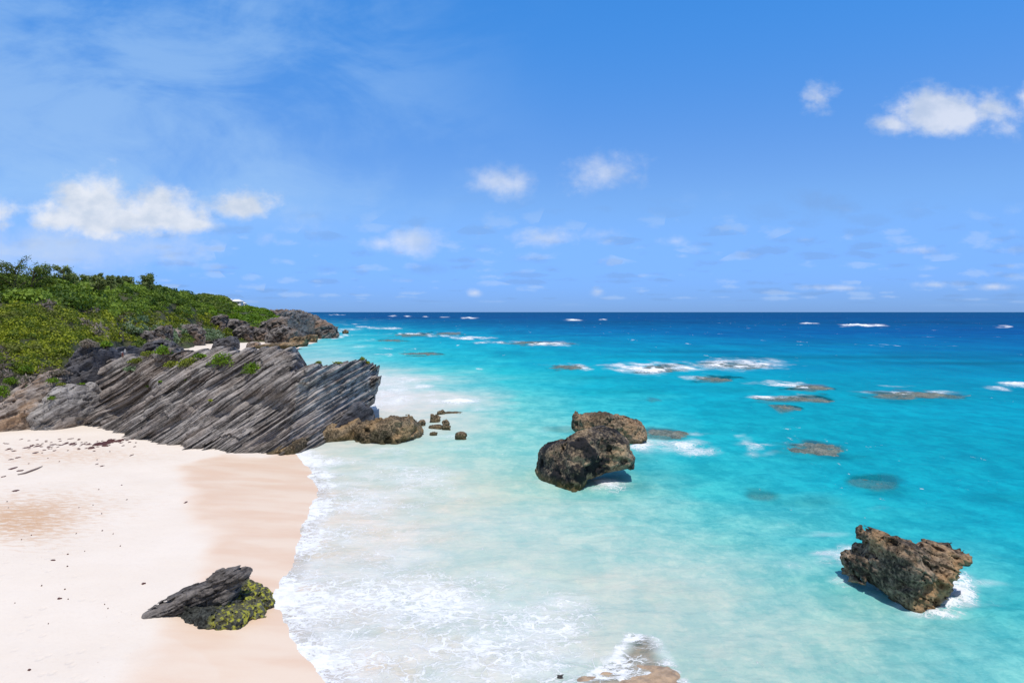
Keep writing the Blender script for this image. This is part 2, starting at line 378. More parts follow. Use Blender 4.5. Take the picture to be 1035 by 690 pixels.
# hill: rows of (distance, picture height) for picture columns -> a real height field
HT = {
 -500: [(60, 440), (70, 400), (85, 340), (100, 300), (120, 280), (150, 270), (220, 272), (400, 285)],
 -60: [(66, 440), (73, 402), (83, 352), (95, 318), (108, 304), (125, 290), (150, 284), (220, 286), (400, 292)],
 20: [(68, 440), (75, 400), (84, 360), (94, 330), (106, 310), (120, 299), (135, 290), (155, 285), (220, 288), (400, 292)],
 60: [(72, 440), (78, 402), (86, 366), (94, 338), (108, 316), (122, 304), (138, 293), (155, 289), (220, 292), (400, 296)],
 95: [(76, 440), (84, 398), (95, 362), (105, 340), (120, 322), (132, 306), (148, 294), (165, 290), (220, 293), (400, 297)],
 125: [(100, 420), (160, 366), (170, 350), (180, 333), (190, 318), (205, 300), (220, 291), (240, 290), (300, 296), (400, 300)],
 160: [(120, 410), (178, 358), (190, 345), (200, 332), (212, 318), (228, 303), (245, 293), (265, 293), (300, 298), (400, 302)],
 185: [(120, 410), (198, 360), (212, 349), (222, 334), (237, 318), (252, 306), (270, 299), (290, 299), (340, 304), (420, 306)],
 205: [(120, 410), (222, 358), (236, 346), (248, 330), (262, 318), (285, 310), (315, 302), (335, 299), (380, 304), (440, 308)],
 222: [(120, 410), (228, 358), (242, 346), (258, 330), (280, 318), (300, 311), (320, 304), (340, 300), (380, 306), (440, 311)],
 240: [(120, 410), (232, 358), (250, 345), (272, 328), (300, 317), (330, 312), (350, 309), (380, 310), (420, 311), (480, 313)],
 262: [(120, 410), (238, 358), (258, 344), (280, 328), (310, 320), (340, 315), (370, 313), (400, 313), (440, 314), (500, 316)],
 290: [(120, 410), (245, 349), (270, 341), (300, 334), (340, 328), (380, 322), (420, 319), (460, 320), (500, 324), (560, 330)],
 312: [(120, 410), (255, 349), (300, 342), (340, 337), (400, 331), (450, 326), (500, 324), (540, 326), (600, 332), (680, 335)],
 345: [(120, 420), (260, 360), (320, 352), (400, 346), (450, 342), (500, 340), (560, 340), (620, 342), (680, 345), (700, 350)],
}
HC = sorted(HT)
DG = np.concatenate([np.arange(60, 200, 2.0), np.arange(200, 700, 5.0)])
HZ = np.array([np.interp(DG, [d for d, _ in HT[c]], [H - (p - HOR) * d / FPX for d, p in HT[c]], left=-4) for c in HC])
def hill_z(x, y):
    c = CX + FPX * x / np.maximum(y, 1)
    ci = np.clip(np.interp(c, HC, np.arange(len(HC))), 0, len(HC) - 1.001); i0 = ci.astype(int); f = ci - i0; f = f * f * (3 - 2 * f)
    di = np.clip(np.interp(y, DG, np.arange(len(DG))), 0, len(DG) - 1.001); j0 = di.astype(int); g = di - j0
    z = (HZ[i0, j0] * (1 - g) + HZ[i0, j0 + 1] * g) * (1 - f) + (HZ[i0 + 1, j0] * (1 - g) + HZ[i0 + 1, j0 + 1] * g) * f
    return z + .6 * fbm(x / 9, y / 9, 1.1, 3, 21)
def ground(px, py):
    """first hit of the picture ray with sand or hill"""
    x, y, dz = ray(px, py)
    t = np.linspace(15, 700, 6000)
    X, Y, Z = x * t, y * t, H + dz * t
    g = np.maximum(np.where(Y > 60, hill_z(X, Y), -9), sand_z(X, Y))
    k = np.argmax(Z < g)
    if not (Z < g).any(): k = -1
    return np.array([X[k], Y[k], max(g[k], Z[k])])

def m_sand():
    mt, nt = new_mat('pale_pink_sand'); n, m, mix, ss, noise, mapping = NT(nt)
    tc = n('ShaderNodeTexCoord').outputs['Object']
    wet = n('ShaderNodeAttribute', attribute_name='wet').outputs['Fac']; tr = n('ShaderNodeAttribute', attribute_name='trample').outputs['Fac']
    flat = n('ShaderNodeAttribute', attribute_name='prints').outputs['Fac']
    big = noise(tc, .25, 5, .6); fine = noise(tc, 7, 6, .7)
    dry = mix(ss(big, .3, .7), (.73, .655, .575), (.76, .69, .615))
    dry = mix(m('MULTIPLY', ss(fine, .5, .7), .18), dry, (.62, .50, .42))
    str_ = noise(mapping(tc, rot=(0, 0, .35), scale=(.8, 2.2, 1)), 1.7, 7, .7)
    dry = mix(m('MULTIPLY', ss(m('ADD', str_, m('MULTIPLY', tr, .22)), .55, .76), m('MULTIPLY', tr, .95)), dry, (.60, .40, .26))
    wc = mix(ss(noise(mapping(tc, scale=(.5, 1.6, 1)), .35, 5, .55), .35, .65), (.71, .53, .40), (.75, .615, .495))
    col = mix(wet, dry, wc)
    # speckle of shell grit and tiny weed bits
    sp = n('ShaderNodeTexVoronoi', ins={'Vector': tc, 'Scale': 3.3})
    spf = m('MULTIPLY', m('MULTIPLY', ss(sp.outputs['Distance'], .10, .05), ss(noise(mapping(tc, loc=(3, 9, 0)), .35, 3, .6), .52, .62)), m('SUBTRACT', .8, wet))
    col = mix(m('MULTIPLY', spf, .7), col, (.30, .19, .14))
    # footprints: little dimples in the trodden band
    fp = n('ShaderNodeTexVoronoi', ins={'Vector': mapping(tc, scale=(1.7, 1.15, 0.01)), 'Scale': 1.0, 'Randomness': 1.0})
    fh = m('MULTIPLY', ss(fp.outputs['Distance'], .26, .06), flat)
    hgt = m('ADD', m('MULTIPLY', fine, .02), m('ADD', m('MULTIPLY', m('MULTIPLY', str_, tr), .16), m('MULTIPLY', fh, -.05)))
    hgt = m('ADD', hgt, m('MULTIPLY', noise(tc, 1.1, 5, .6), .06))
    bp = n('ShaderNodeBump', ins={'Strength': m('SUBTRACT', 1.0, m('MULTIPLY', wet, .85)), 'Distance': .6, 'Height': hgt})
    p = n('ShaderNodeBsdfPrincipled', ins={'Base Color': col, 'Roughness': m('SUBTRACT', .95, m('MULTIPLY', wet, .5)), 'Normal': bp.outputs[0], 'Specular IOR Level': .2})
    finish(nt, p.outputs[0]); return mt
M_sand = m_sand()
def build_sand():
    cols = np.concatenate([np.arange(-900, -60, 30), np.arange(-60, 440, 2.0)])
    rows = np.concatenate([np.array([0.1, 4, 8, 12, 16]), 12 * FPX / (np.arange(760, 470, -1.25) - HOR), 12 * FPX / (np.arange(470, 330, -1.0) - HOR), [620, 680]])
    A, Y = np.meshgrid((cols - CX) / FPX, rows)
    X = A * np.maximum(Y, 14)
    d = shore_d(X, Y); Z = sand_z(X, Y, d)
    X, Y, Z = X.ravel(), Y.ravel(), Z.ravel(); d = d.ravel()
    px, py = project(X, Y, Z)
    W = [(176, 470), (181, 482), (194, 495), (189, 512), (204, 530), (206, 545), (197, 568), (193, 595), (180, 615), (150, 640), (133, 665), (118, 700), (80, 800), (500, 800), (500, 440), (330, 440), (265, 458), (225, 457)]
    wpoly = [G(a, b, .5)[:2] for a, b in W]
    wd = -poly_sd(X, Y, wpoly) + .35 * fbm(X / 3, Y / 3, 8, 3, 31)
    wet = sstep(wd + .3 * fbm(X / 1.2, Y / 1.2, 3, 3, 33), -.6, 1.1); wet = np.maximum(wet, sstep(d, 2.5, .5)); wet = wet * (1 - .35 * sstep(Y, 60, 120))
    lap = sstep(-poly_sd(X, Y, [G(a, b, .3)[:2] for a, b in [(232, 700), (225, 672), (205, 655), (170, 641), (150, 640), (118, 700)]]) + .2 * fbm(X / 2, Y / 2, 4, 3, 3), -.05, .1)
    wet = wet * (1 - .25 * lap)
    tc = G(25, 525, 1.)[:2]
    tr = np.exp(-(((px - 20) / 75) ** 2 + ((py - 527) / 28) ** 2)) + .7 * np.exp(-(((px - 60) / 120) ** 2 + ((py - 460) / 13) ** 2)) + .35 * np.exp(-(((px - 100) / 90) ** 2 + ((py - 505) / 22) ** 2))
    pr = .25 + .75 * np.exp(-((px - 45 - (py - 560) * .1) / 55) ** 2) * sstep(py, 490, 520)
    pr = pr * (1 - wet)
    o = mesh_obj('beach', np.stack([X, Y, Z], 1), grid_faces(len(rows), len(cols)), M_sand, attrs={'wet': np.clip(wet, 0, 1), 'trample': np.clip(tr, 0, 1), 'prints': pr})
    tag(o, 'pale pink sand beach with a darker wet strip along the water', None, kind='structure')
build_sand()

def m_soil():
    mt, nt = new_mat('scrubby_soil'); n, m, mix, ss, noise, mapping = NT(nt)
    tc = n('ShaderNodeTexCoord').outputs['Object']
    a = noise(tc, .6, 6, .65); b = noise(tc, .12, 4, .6)
    col = mix(ss(a, .35, .65), (.025, .035, .010), (.07, .07, .035)); col = mix(ss(b, .5, .6), col, (.05, .07, .02))
    bp = n('ShaderNodeBump', ins={'Strength': 1, 'Distance': .6, 'Height': a})
    finish(nt, n('ShaderNodeBsdfPrincipled', ins={'Base Color': col, 'Roughness': .95, 'Normal': bp.outputs[0]}).outputs[0]); return mt
def build_hill():
    cols = np.concatenate([np.arange(-900, -60, 30), np.arange(-60, 330, 3.0)]); rows = np.concatenate([np.arange(64, 200, 1.5), np.arange(200, 680, 4.0)])
    A, Y = np.meshgrid((cols - CX) / FPX, rows); X = A * Y
    Z = hill_z(X, Y); X, Y, Z = X.ravel(), Y.ravel(), Z.ravel()
    o = mesh_obj('hill', np.stack([X, Y, Z], 1), grid_faces(len(rows), len(cols)), m_soil())
    tag(o, 'scrub covered coastal hillside rising behind the beach', None, kind='structure')
build_hill()

# ------------------------------------------------------------------ sea
REEFS = [ # px, py, rx, ry, top, alpha_cut, label
 (821, 453.5, 36, 7.5, .10, .80, 'grey flat oval reef rock awash, nearest to the foam splash right of centre'),
 (888, 487, 31, 6.5, -.10, .55, 'blurred green reef rock just under the water, right of the other near reefs'),
 (777, 498.5, 25, 8, -.12, .50, 'yellowish sunken reef rock, the one nearest the beach'),
 (924, 399.5, 58, 4.6, .14, .85, 'long grey reef with foam along its back edge, far right of the sea'),
 (806, 403.5, 44, 4.2, .12, .85, 'long thin reef rock with foam at its left end'),
 (790, 411.5, 15, 4.0, .10, .80, 'short grey reef rock below the long thin reef'),
 (818, 391.5, 27, 3.0, .12, .85, 'narrow dark reef trailing right of a white foam patch'),
 (722, 383, 24, 2.6, .06, .75, 'small dark reef below the long white breaker'),
 (679, 438, 27, 5.5, .12, .75, 'dark reef just behind the two big black boulders'),
 (577, 371, 28, 3.2, .12, .80, 'grey reef at the left end of the long row of breakers'),
 (660, 372.5, 34, 3.6, .10, .80, 'reef under the white breaker in the middle of the sea'),
 (738, 369, 46, 4.0, .06, .70, 'reef under the longest white breaker, right of the middle'),
 (540, 346.5, 34, 2.2, .10, .80, 'thin dark reef below the far breaker left of the middle'),
 (415, 338.5, 26, 1.6, .10, .75, 'far thin reef off the rocky headland'),
 (452, 337, 20, 1.5, .10, .75, 'far thin reef right of the reef off the headland'),
 (428, 357.5, 26, 2.2, .08, .75, 'low dark reef off the tip of the layered cliff'),
 (395, 344, 20, 1.5, .08, .7, 'short faint reef between the headland and the open sea'),
 (657, 404, 9, 2.0, -.05, .5, 'tiny sunken reef spot in clear water above the boulders'),
 (587, 434, 30, 3.0, -.02, .35, 'faint dark reef showing left of the two boulders'),
]
FOAM = [ # px, py, rx, ry, strength
 (505, 346, 28, 1.5, .9), (552, 347.5, 22, 2.0, 1.1), (472, 341, 15, 1.3, .9), (580, 370, 22, 2.6, .75), (597, 373, 8, 2, .9), (655, 372, 30, 5, 1.15), (690, 371, 30, 3.5, .9), (742, 368, 50, 5.0, 1.15),
 (626, 369, 16, 2, .7), (709, 381, 13, 3, 1.0), (785, 387, 22, 2.6, 1.1), (812, 390, 18, 1.8, .8), (780, 401.5, 22, 2.4, .9), (800, 400, 26, 1.6, .6),
 (925, 396.5, 46, 2.6, .85), (900, 391, 20, 2, .6), (1026, 390, 22, 3.0, 1.0), (822, 449, 34, 2.0, .4), (747, 440, 9, 4, .85), (756, 446, 14, 6, .75), (764, 453, 10, 8, .8), (776, 450, 16, 3, .6), (778, 458, 22, 3, .45),
 (676, 452, 30, 8, .95), (705, 457, 34, 6, .85), (655, 450, 16, 8, .95), (700, 437, 30, 3, .5), (670, 434, 10, 3, .6), (620, 487, 20, 7, .75), (640, 484, 20, 3, .4), (605, 480, 14, 6, .45),
 (580, 323.2, 8, 1.0, 1.2), (610, 323.2, 4, .7, .9), (872, 328.8, 22, 1.3, 1.2), (817, 327, 9, .8, 1.0), (1013, 329.8, 9, 1.3, 1.2), (475, 321.3, 8, .8, 1.1), (450, 320.3, 5, .5, .9), (412, 319.6, 5, .6, .9), (397, 319.3, 4, .6, 1.0), (340, 318, 10, .6, .8), (430, 320, 3, .5, .8),
 (475, 341.5, 18, 1.4, 1.2), (487, 346, 9, 1.0, .8), (415, 337.5, 28, 1.3, .8), (445, 339, 18, 1.0, .8), (395, 332, 9, .9, 1.0), (378, 331.5, 10, .8, .9), (365, 330, 8, .8, 1.0), (350, 327.5, 12, .8, .9), (352, 333, 14, 1.2, .8), (340, 335, 8, 1.4, 1.1), (336, 341, 8, 1.6, 1.0), (372, 343, 9, 1.2, .7),
 (385, 358, 7, 1.4, 1.0), (414, 353, 3, 1.6, .9), (392, 352, 8, 1, .7), (412, 357.6, 18, 1, .5), (345, 339, 10, 1.5, .8), (368, 350.5, 12, 1.2, .6), (482, 372.5, 8, 1.4, .9),
 (860, 566, 16, 12, .95), (862, 588, 20, 8, 1.2), (885, 598, 24, 8, 1.15), (905, 610, 24, 7, 1.1), (930, 620, 34, 6, 1.1), (955, 610, 20, 7, 1.1), (890, 604, 60, 14, .6), (800, 575, 50, 8, .35), (590, 494, 40, 6, .5), (555, 488, 26, 6, .5), (630, 488, 22, 8, .8), (838, 560, 18, 5, .7), (836, 570, 14, 7, .6), (972, 596, 16, 15, 1.3), (985, 590, 30, 4, .6), (970, 606, 18, 10, .9), (1000, 610, 22, 8, .4), (870, 590, 40, 8, .45), (905, 612, 40, 8, .45), (940, 622, 26, 5, .5),
 (455, 405, 26, 4.5, 1.1), (440, 399, 12, 5, 1.0), (480, 412, 16, 2, .55), (400, 383, 36, 3.0, 1.0), (425, 393, 14, 7, .8),
 (450, 440, 24, 3, .6), (470, 452, 40, 4, .4), (510, 410, 30, 3, .35), (500, 440, 40, 3, .35), (530, 417, 20, 2, .35), (545, 435, 20, 3, .35),
 (330, 480, 22, 6, .85), (345, 465, 32, 6, .85), (395, 455, 40, 6, .6), (420, 465, 50, 5, .5), (840, 540, 60, 5, .3), (790, 530, 30, 4, .35), (760, 470, 60, 3, .2),
 (600, 668, 44, 16, 1.2), (640, 645, 34, 8, .7), (560, 672, 30, 12, .9), (625, 680, 20, 14, 1.0), (655, 690, 12, 18, .6), (650, 700, 60, 6, .5), (700, 668, 12, 22, .4),
 (585, 498, 40, 4, .3), (930, 470, 60, 3, .2), (980, 520, 50, 4, .2), (900, 515, 40, 3, .2),
]
WC = [310, 380, 450, 520, 600, 700, 850, 1035]
WR = [
 (315.5, [(0, 88, 144)] * 8),
 (321, [(10, 110, 170), (6, 90, 158), (4, 92, 158), (3, 90, 156), (2, 90, 156), (0, 88, 154), (0, 88, 154), (0, 86, 152)]),
 (328, [(20, 150, 190), (6, 130, 180), (3, 118, 170), (2, 108, 166), (0, 102, 160), (0, 98, 158), (0, 96, 158), (0, 92, 154)]),
 (336, [(60, 185, 205), (25, 172, 200), (8, 150, 192), (4, 130, 182), (2, 118, 176), (0, 110, 172), (0, 98, 166), (0, 92, 162)]),
 (348, [(120, 205, 212), (50, 190, 208), (22, 176, 204), (10, 164, 198), (4, 150, 192), (2, 138, 186), (0, 122, 178), (0, 110, 172)]),
 (362, [(170, 218, 220), (80, 200, 212), (40, 190, 208), (18, 178, 204), (6, 168, 200), (3, 158, 196), (0, 142, 186), (0, 126, 178)]),
 (380, [(220, 225, 222), (180, 215, 216), (90, 204, 210), (40, 192, 206), (14, 178, 202), (6, 168, 198), (2, 158, 192), (0, 145, 186)]),
 (400, [(224, 222, 220), (226, 224, 222), (212, 222, 220), (90, 204, 208), (30, 186, 204), (10, 174, 200), (4, 166, 196), (2, 155, 190)]),
 (425, [(220, 224, 220), (222, 224, 220), (208, 222, 217), (130, 210, 208), (70, 198, 206), (16, 178, 200), (6, 170, 197), (2, 160, 192)]),
 (455, [(212, 222, 214), (200, 220, 212), (180, 218, 210), (150, 214, 208), (110, 206, 206), (34, 184, 200), (8, 172, 197), (4, 162, 192)]),
 (490, [(222, 218, 206), (216, 218, 206), (205, 218, 206), (180, 216, 206), (140, 208, 204), (64, 194, 202), (20, 176, 197), (8, 166, 192)]),
 (530, [(226, 222, 212), (222, 221, 212), (210, 221, 214), (196, 220, 214), (178, 217, 212), (130, 206, 203), (52, 188, 199), (18, 170, 193)]),
 (575, [(224, 224, 218), (218, 223, 216), (206, 221, 214), (202, 220, 212), (198, 218, 211), (182, 214, 209), (118, 202, 201), (44, 182, 196)]),
 (630, [(224, 224, 220), (220, 222, 214), (208, 221, 215), (206, 221, 214), (202, 217, 210), (190, 213, 206), (162, 208, 201), (86, 194, 200)]),
 (700, [(226, 220, 208), (222, 216, 202), (214, 218, 208), (206, 218, 208), (194, 214, 205), (182, 212, 204), (164, 208, 202), (118, 200, 201)]),
 (900, [(226, 220, 208), (220, 216, 204), (206, 216, 206), (196, 214, 206), (186, 212, 204), (176, 210, 204), (160, 208, 202), (130, 204, 202)]),
]
def build_sea():
    cols = np.concatenate([np.arange(-1500, 60, 60), np.arange(60, 290, 8), np.arange(290, 1060, 1.6), np.arange(1060, 2800, 40)])
    r1 = 12 * FPX / (np.array([.12, .25, .45, .7, 1.0, 1.35, 1.7, 2.1, 2.5, 3.0, 3.5, 4.1, 4.7, 5.3, 6.0, 6.7, 7.4, 8.2, 9.0, 9.8, 10.6, 11.4, 12.2, 13.1]))
    r2 = 12 * FPX / np.arange(14, 400, 0.9)
    rows = np.concatenate([r1, r2, [19, 16, 12, 8, 3, -20]])
    A, Y = np.meshgrid((cols - CX) / FPX, rows); X = A * np.maximum(Y, 17)
    X, Y = X.ravel(), Y.ravel()
    px, py = project(X, Y, 0 * X)
    d = shore_d(X, Y)
    lg = np.log(np.clip(py - 312, 2.2, 1e4))
    # colour of the water itself (depth, stirred up sand)
    sc = np.clip(Y / 60, .35, 6)
    sm = 1 - sstep(Y, 900, 2500)
    wx = px + sm * (26 * fbm(X / 9, Y / 9, 0, 4, 41) + 9 * fbm(X / 2.5, Y / 2.5, 1, 3, 42)) * np.clip(40 / np.maximum(Y, 8), .35, 1.6) ** .5
    wl = lg + sm * (.10 * fbm(X / 22, Y / 12, 3, 3, 43) + .04 * fbm(X / 5, Y / 2.5, 3, 3, 44))
    rl = np.array([math.log(max(r[0] - 312, 2.2)) for r in WR]); TC = lin(np.array([r[1] for r in WR]))
    ri = np.clip(np.interp(wl, rl, np.arange(len(rl))), 0, len(rl) - 1.001); r0 = ri.astype(int); fr = (ri - r0)[:, None]
    ci = np.clip(np.interp(wx, WC, np.arange(len(WC))), 0, len(WC) - 1.001); c0 = ci.astype(int); fc = (ci - c0)[:, None]
    col = (TC[r0, c0] * (1 - fr) + TC[r0 + 1, c0] * fr) * (1 - fc) + (TC[r0, c0 + 1] * (1 - fr) + TC[r0 + 1, c0 + 1] * fr) * fc
    # stirred sand blotches in the shallows
    near = sstep(d, -14, -1) * sstep(Y, 62, 50) * sstep(d, -.2, -1)
    pe = .7 * sstep(fbm(X / 3.2, Y / 2.4, 2, 4, 51), .08, .6) * np.maximum(near, .45 * np.exp(-(((px - 640) / 150) ** 2 + ((py - 600) / 22) ** 2)) + .6 * np.exp(-(((px - 430) / 90) ** 2 + ((py - 510) / 30) ** 2)))
    col = col * (1 - .6 * pe[:, None]) + lin((238, 222, 200)) * .6 * pe[:, None]
    # darker patches in the water colour
    dk = np.zeros(len(X))
    for (a, b, ra, rb, k) in [(700, 355.5, 60, 1.6, .3), (860, 361, 170, 2.2, .30), (960, 367, 120, 1.8, .30), (590, 382, 26, 2, .25), (640, 396, 40, 3, .18), (735, 394, 30, 3, .2), (590, 325.5, 200, 2.0, .15), (880, 326, 200, 1.6, .15), (410, 321.5, 60, 1.2, .15), (905, 497, 40, 6, .3), (800, 507, 36, 5, .2), (835, 462, 40, 4, .3), (925, 406, 60, 2.5, .25), (620, 492, 34, 4, .2), (640, 470, 30, 8, .2), (660, 478, 60, 8, .12), (1020, 503, 30, 6, .18)]:
        dk = np.maximum(dk, k * np.exp(-(((wx - a) / ra) ** 2 + ((py - b) / rb) ** 2)))
    dk = dk + .10 * sstep(fbm(X / 30, Y / 20, 7, 4, 61), .1, .7) * sstep(d, -20, -45) * sm
    col = col * (1 - dk[:, None])
    # foam density
    foam = np.zeros(len(X)); kk = sc * 1.0
    fx_ = px + (9 * fbm(X / 4, Y / 9, 2, 3, 101) + 4 * fbm(X / 1.3, Y / 3, 2, 2, 102)) * sstep(py, 318, 345)
    fy_ = py + (2.2 * fbm(X / 5, Y / 12, 6, 4, 103) + 1.0 * fbm(X / 1.2, Y / 4, 2, 3, 104)) * sstep(py, 318, 400)
    pat = .75 + .55 * fbm(X / 2.2, Y / 5, 8, 3, 105)
    for (a, b, ra, rb, k) in FOAM:
        foam = np.maximum(foam, (k * pat if b > 335 else k * (.75 + .8 * fbm(X / 9, Y / 300, 8, 3, 106))) * np.exp(-(((fx_ - a) / ra) ** 2 + ((fy_ - b) / rb) ** 2) * .8))
    edge = sstep(d, -2.6, -.3) * 1.0 + .55 * sstep(d, -9, -1.5)
    edge = edge * np.where(Y < 62, 1, .5)
    swash = .74 * sstep(px, 660, 560) * sstep(py, 560, 620) + .56 * sstep(px, 580, 400) * sstep(py, 440, 480) * sstep(py, 640, 560)
    hole = 1 - .35 * np.exp(-(((px - 450) / 60) ** 2 + ((py - 560) / 30) ** 2))
    foam = np.maximum(foam, np.clip(np.maximum(edge * .66, swash * hole) * (.85 + .35 * fbm(X / 3.2, Y / 2.6, 4, 3, 71)), 0, 1.1))
    back = np.exp(-(((px - 395) / 45) ** 2 + ((py - 397) / 24) ** 2) * 1.0)
    foam = np.maximum(foam, .78 * back * (.8 + .3 * fbm(X / 3, Y / 5, 2, 3, 107)))
    rf = .16 * sstep(py, 316, 322) * sstep(px, 500, 370) * sstep(py, 372, 350)
    foam = np.maximum(foam, rf + .13 * sstep(fbm(X / 14, Y / 9, 9, 3, 73), .2, .8) * sm)
    # alpha: lets submerged reefs show through
    al = np.ones(len(X))
    for (a, b, ra, rb, top, cut, _) in REEFS:
        q = ((fx_ - a) / (ra * 1.05)) ** 2 + ((fy_ - b) / (rb * 1.15)) ** 2
        al = np.minimum(al, 1 - cut * .92 * sstep(q + .9 * fbm(X / 3.5, Y / 5, 1, 4, 81), 1.15, .1))
    wetrock = [G(a, b)[:2] for a, b in [(636, 642), (656, 642), (664, 650), (674, 668), (690, 690), (700, 720), (565, 720), (584, 690), (600, 676), (632, 655)]]
    wr = -poly_sd(X, Y, wetrock) + .12 * fbm(X / .8, Y / .8, 1, 3, 83)
    al = np.minimum(al, 1 - .72 * sstep(wr, .0, .5)); foam = np.maximum(foam, .86 * sstep(wr, -.5, .1) * (.8 + .5 * fbm(X / .9, Y / .5, 3, 3, 85)))
    al = al * sstep(d, .35, .02)
    # thin sheet of swash: wet sand shows between the foam
    al = np.minimum(al, np.maximum(sstep(d, .0, -1.6) * .5 + .62, 1 - (Y < 62)))
    al = np.where(d > .35, 0, al)
    # waves
    damp = sstep(d, 0, -9) * (1 - .6 * sstep(Y, 60, 300)) * sstep(Y, 600, 300)
    wv = .16 * fbm(X / 5.5, Y / 2.6, .3, 3, 91) + .07 * fbm(X / 1.4, Y / .8, .7, 3, 92) * sstep(Y, 80, 40)
    Z = wv * damp + np.where(Y < 500, .22, .9) * np.clip(foam, 0, 1.2) ** 2 * sstep(d, -9, -16) * (.7 + .5 * fbm(X / 1.2, Y / 1.0, 2, 2, 93))
    Z = Z - .02 * (d > -.1)
    o = mesh_obj('sea', np.stack([X, Y, Z], 1), grid_faces(len(rows), len(cols)), None, attrs={'foam': foam, 'cover': al, 'far': np.log(np.maximum(Y, 10) / 10.0)}, cols={'water': np.clip(col * np.array([.8, .80, .78]) * (1 - .12 * sstep(Y, 250, 1500))[:, None], 0, 1)})
    # material
    mt, nt = new_mat('turquoise_sea'); n, m, mix, ss, noise, mapping = NT(nt)
    wc = n('ShaderNodeAttribute', attribute_name='water').outputs['Color']; fo = n('ShaderNodeAttribute', attribute_name='foam').outputs['Fac']
    cv = n('ShaderNodeAttribute', attribute_name='cover').outputs['Fac']; fa = n('ShaderNodeAttribute', attribute_name='far').outputs['Fac']
    tc = n('ShaderNodeTexCoord').outputs['Object']
    wn = n('ShaderNodeTexNoise', ins={'Vector': tc, 'Scale': .55, 'Detail': 4.0, 'Roughness': .6})
    off = n('ShaderNodeVectorMath', operation='MULTIPLY_ADD'); nt.links.new(wn.outputs['Color'], off.inputs[0]); off.inputs[1].default_value = (2.2, 2.2, 0); nt.links.new(tc, off.inputs[2])
    wp = off.outputs[0]
    def ridge(vec, sc, det=4):
        v = noise(vec, sc, det, .55); return m('SUBTRACT', 1.0, m('MULTIPLY', m('ABSOLUTE', m('SUBTRACT', v, .5)), 6.0))
    w2 = mapping(wp, rot=(0, 0, .35), scale=(.8, 1.25, 1))
    lace = m('MAXIMUM', ridge(w2, 1.1), m('MAXIMUM', ridge(mapping(w2, loc=(5, 2, 1)), 2.6, 5), m('MULTIPLY', ridge(mapping(w2, loc=(1, 7, 1)), 6.0, 3), .8)))
    def cells(vec, sc, wd):
        ve = n('ShaderNodeTexVoronoi', feature='DISTANCE_TO_EDGE', voronoi_dimensions='2D', ins={'Vector': vec, 'Scale': sc}); return ss(ve.outputs['Distance'], wd, .0)
    w3 = mapping(wp, rot=(0, 0, .3), scale=(.75, 1.1, 1))
    lace = m('MAXIMUM', lace, m('MAXIMUM', m('MULTIPLY', cells(w3, 1.5, .16), 1.1), m('MULTIPLY', cells(mapping(w3, loc=(3, 8, 0)), 3.6, .2), .85)))
    body = mix(ss(fa, 1.3, 2.3), noise(mapping(tc, scale=(1, 1.5, 1)), 1.6, 8, .72), noise(mapping(tc, scale=(1, .35, 1)), .35, 8, .78))
    fineb = noise(tc, 9, 5, .7)
    # lacy foam for medium densities, solid foam for high densities
    lf = m('MULTIPLY', ss(m('ADD', m('ADD', m('MULTIPLY', lace, .75), m('MULTIPLY', body, .55)), m('MULTIPLY', fo, .62)), 1.12, 1.50), ss(fo, .14, .5))
    sf = ss(m('ADD', fo, m('ADD', m('MULTIPLY', m('SUBTRACT', body, .5), 2.7), m('MULTIPLY', m('SUBTRACT', fineb, .5), .6))), .72, 1.0)
    ff = m('MAXIMUM', m('MULTIPLY', lf, .92), sf)
    milk = m('MULTIPLY', ss(noise(mapping(wp, scale=(.7, 1.2, 1)), .45, 6, .6), .36, .62), ss(fo, .15, .60, 0, .40))
    ff = m('MAXIMUM', ff, milk)
    # scattered flecks and small whitecaps in open water
    fl = ss(m('ADD', mix(ss(fa, 1.8, 3.2), noise(mapping(tc, scale=(.9, .55, 1)), 1, 7, .75), noise(mapping(tc, scale=(.22, .035, 1)), 1, 6, .75)), m('MULTIPLY', noise(tc, .05, 3, .5), .35)), .845, .89)
    ff = m('MAXIMUM', ff, m('MULTIPLY', fl, .8))
    # light and dark of ripples and swell painted into the water colour
    rp = noise(mapping(wp, rot=(0, 0, .25), scale=(.5, .95, 1)), .7, 6, .65)
    base = mix(m('MULTIPLY', ss(rp, .45, .65), .18), wc, mix(1.0, wc, (1.2, 1.16, 1.12), 'MULTIPLY'))
    base = mix(m('MULTIPLY', ss(rp, .50, .36), .16), base, mix(1.0, wc, (.45, .78, .88), 'MULTIPLY'))
    redc = n('ShaderNodeSeparateColor', ins={0: wc}).outputs[0]
    deep = ss(redc, .55, .02, .22, 1.0)
    rq = noise(mapping(wp, rot=(0, 0, -.15), scale=(1.0, 1.3, 1)), 1.3, 6, .7)
    base = mix(m('MULTIPLY', m('MULTIPLY', ss(rq, .50, .57), ss(fa, 2.6, 1.2, 0, .6)), deep), base, mix(1.0, base, (1.35, 1.14, 1.10), 'MULTIPLY'))
    base = mix(m('MULTIPLY', m('MULTIPLY', ss(rq, .49, .42), ss(fa, 2.6, 1.2, 0, .5)), deep), base, mix(1.0, base, (.70, .88, .92), 'MULTIPLY'))
    r4 = mix(ss(fa, 1.8, 3.2), noise(mapping(tc, rot=(0, 0, .2), scale=(.42, .26, 1)), 1, 7, .72), noise(mapping(tc, scale=(.10, .028, 1)), 1, 7, .75))
    base = mix(m('MULTIPLY', m('MULTIPLY', ss(r4, .50, .57), .70), deep), base, mix(1.0, base, (1.5, 1.18, 1.12), 'MULTIPLY'))
    base = mix(m('MULTIPLY', m('MULTIPLY', ss(r4, .49, .42), .70), deep), base, mix(1.0, base, (.55, .84, .88), 'MULTIPLY'))
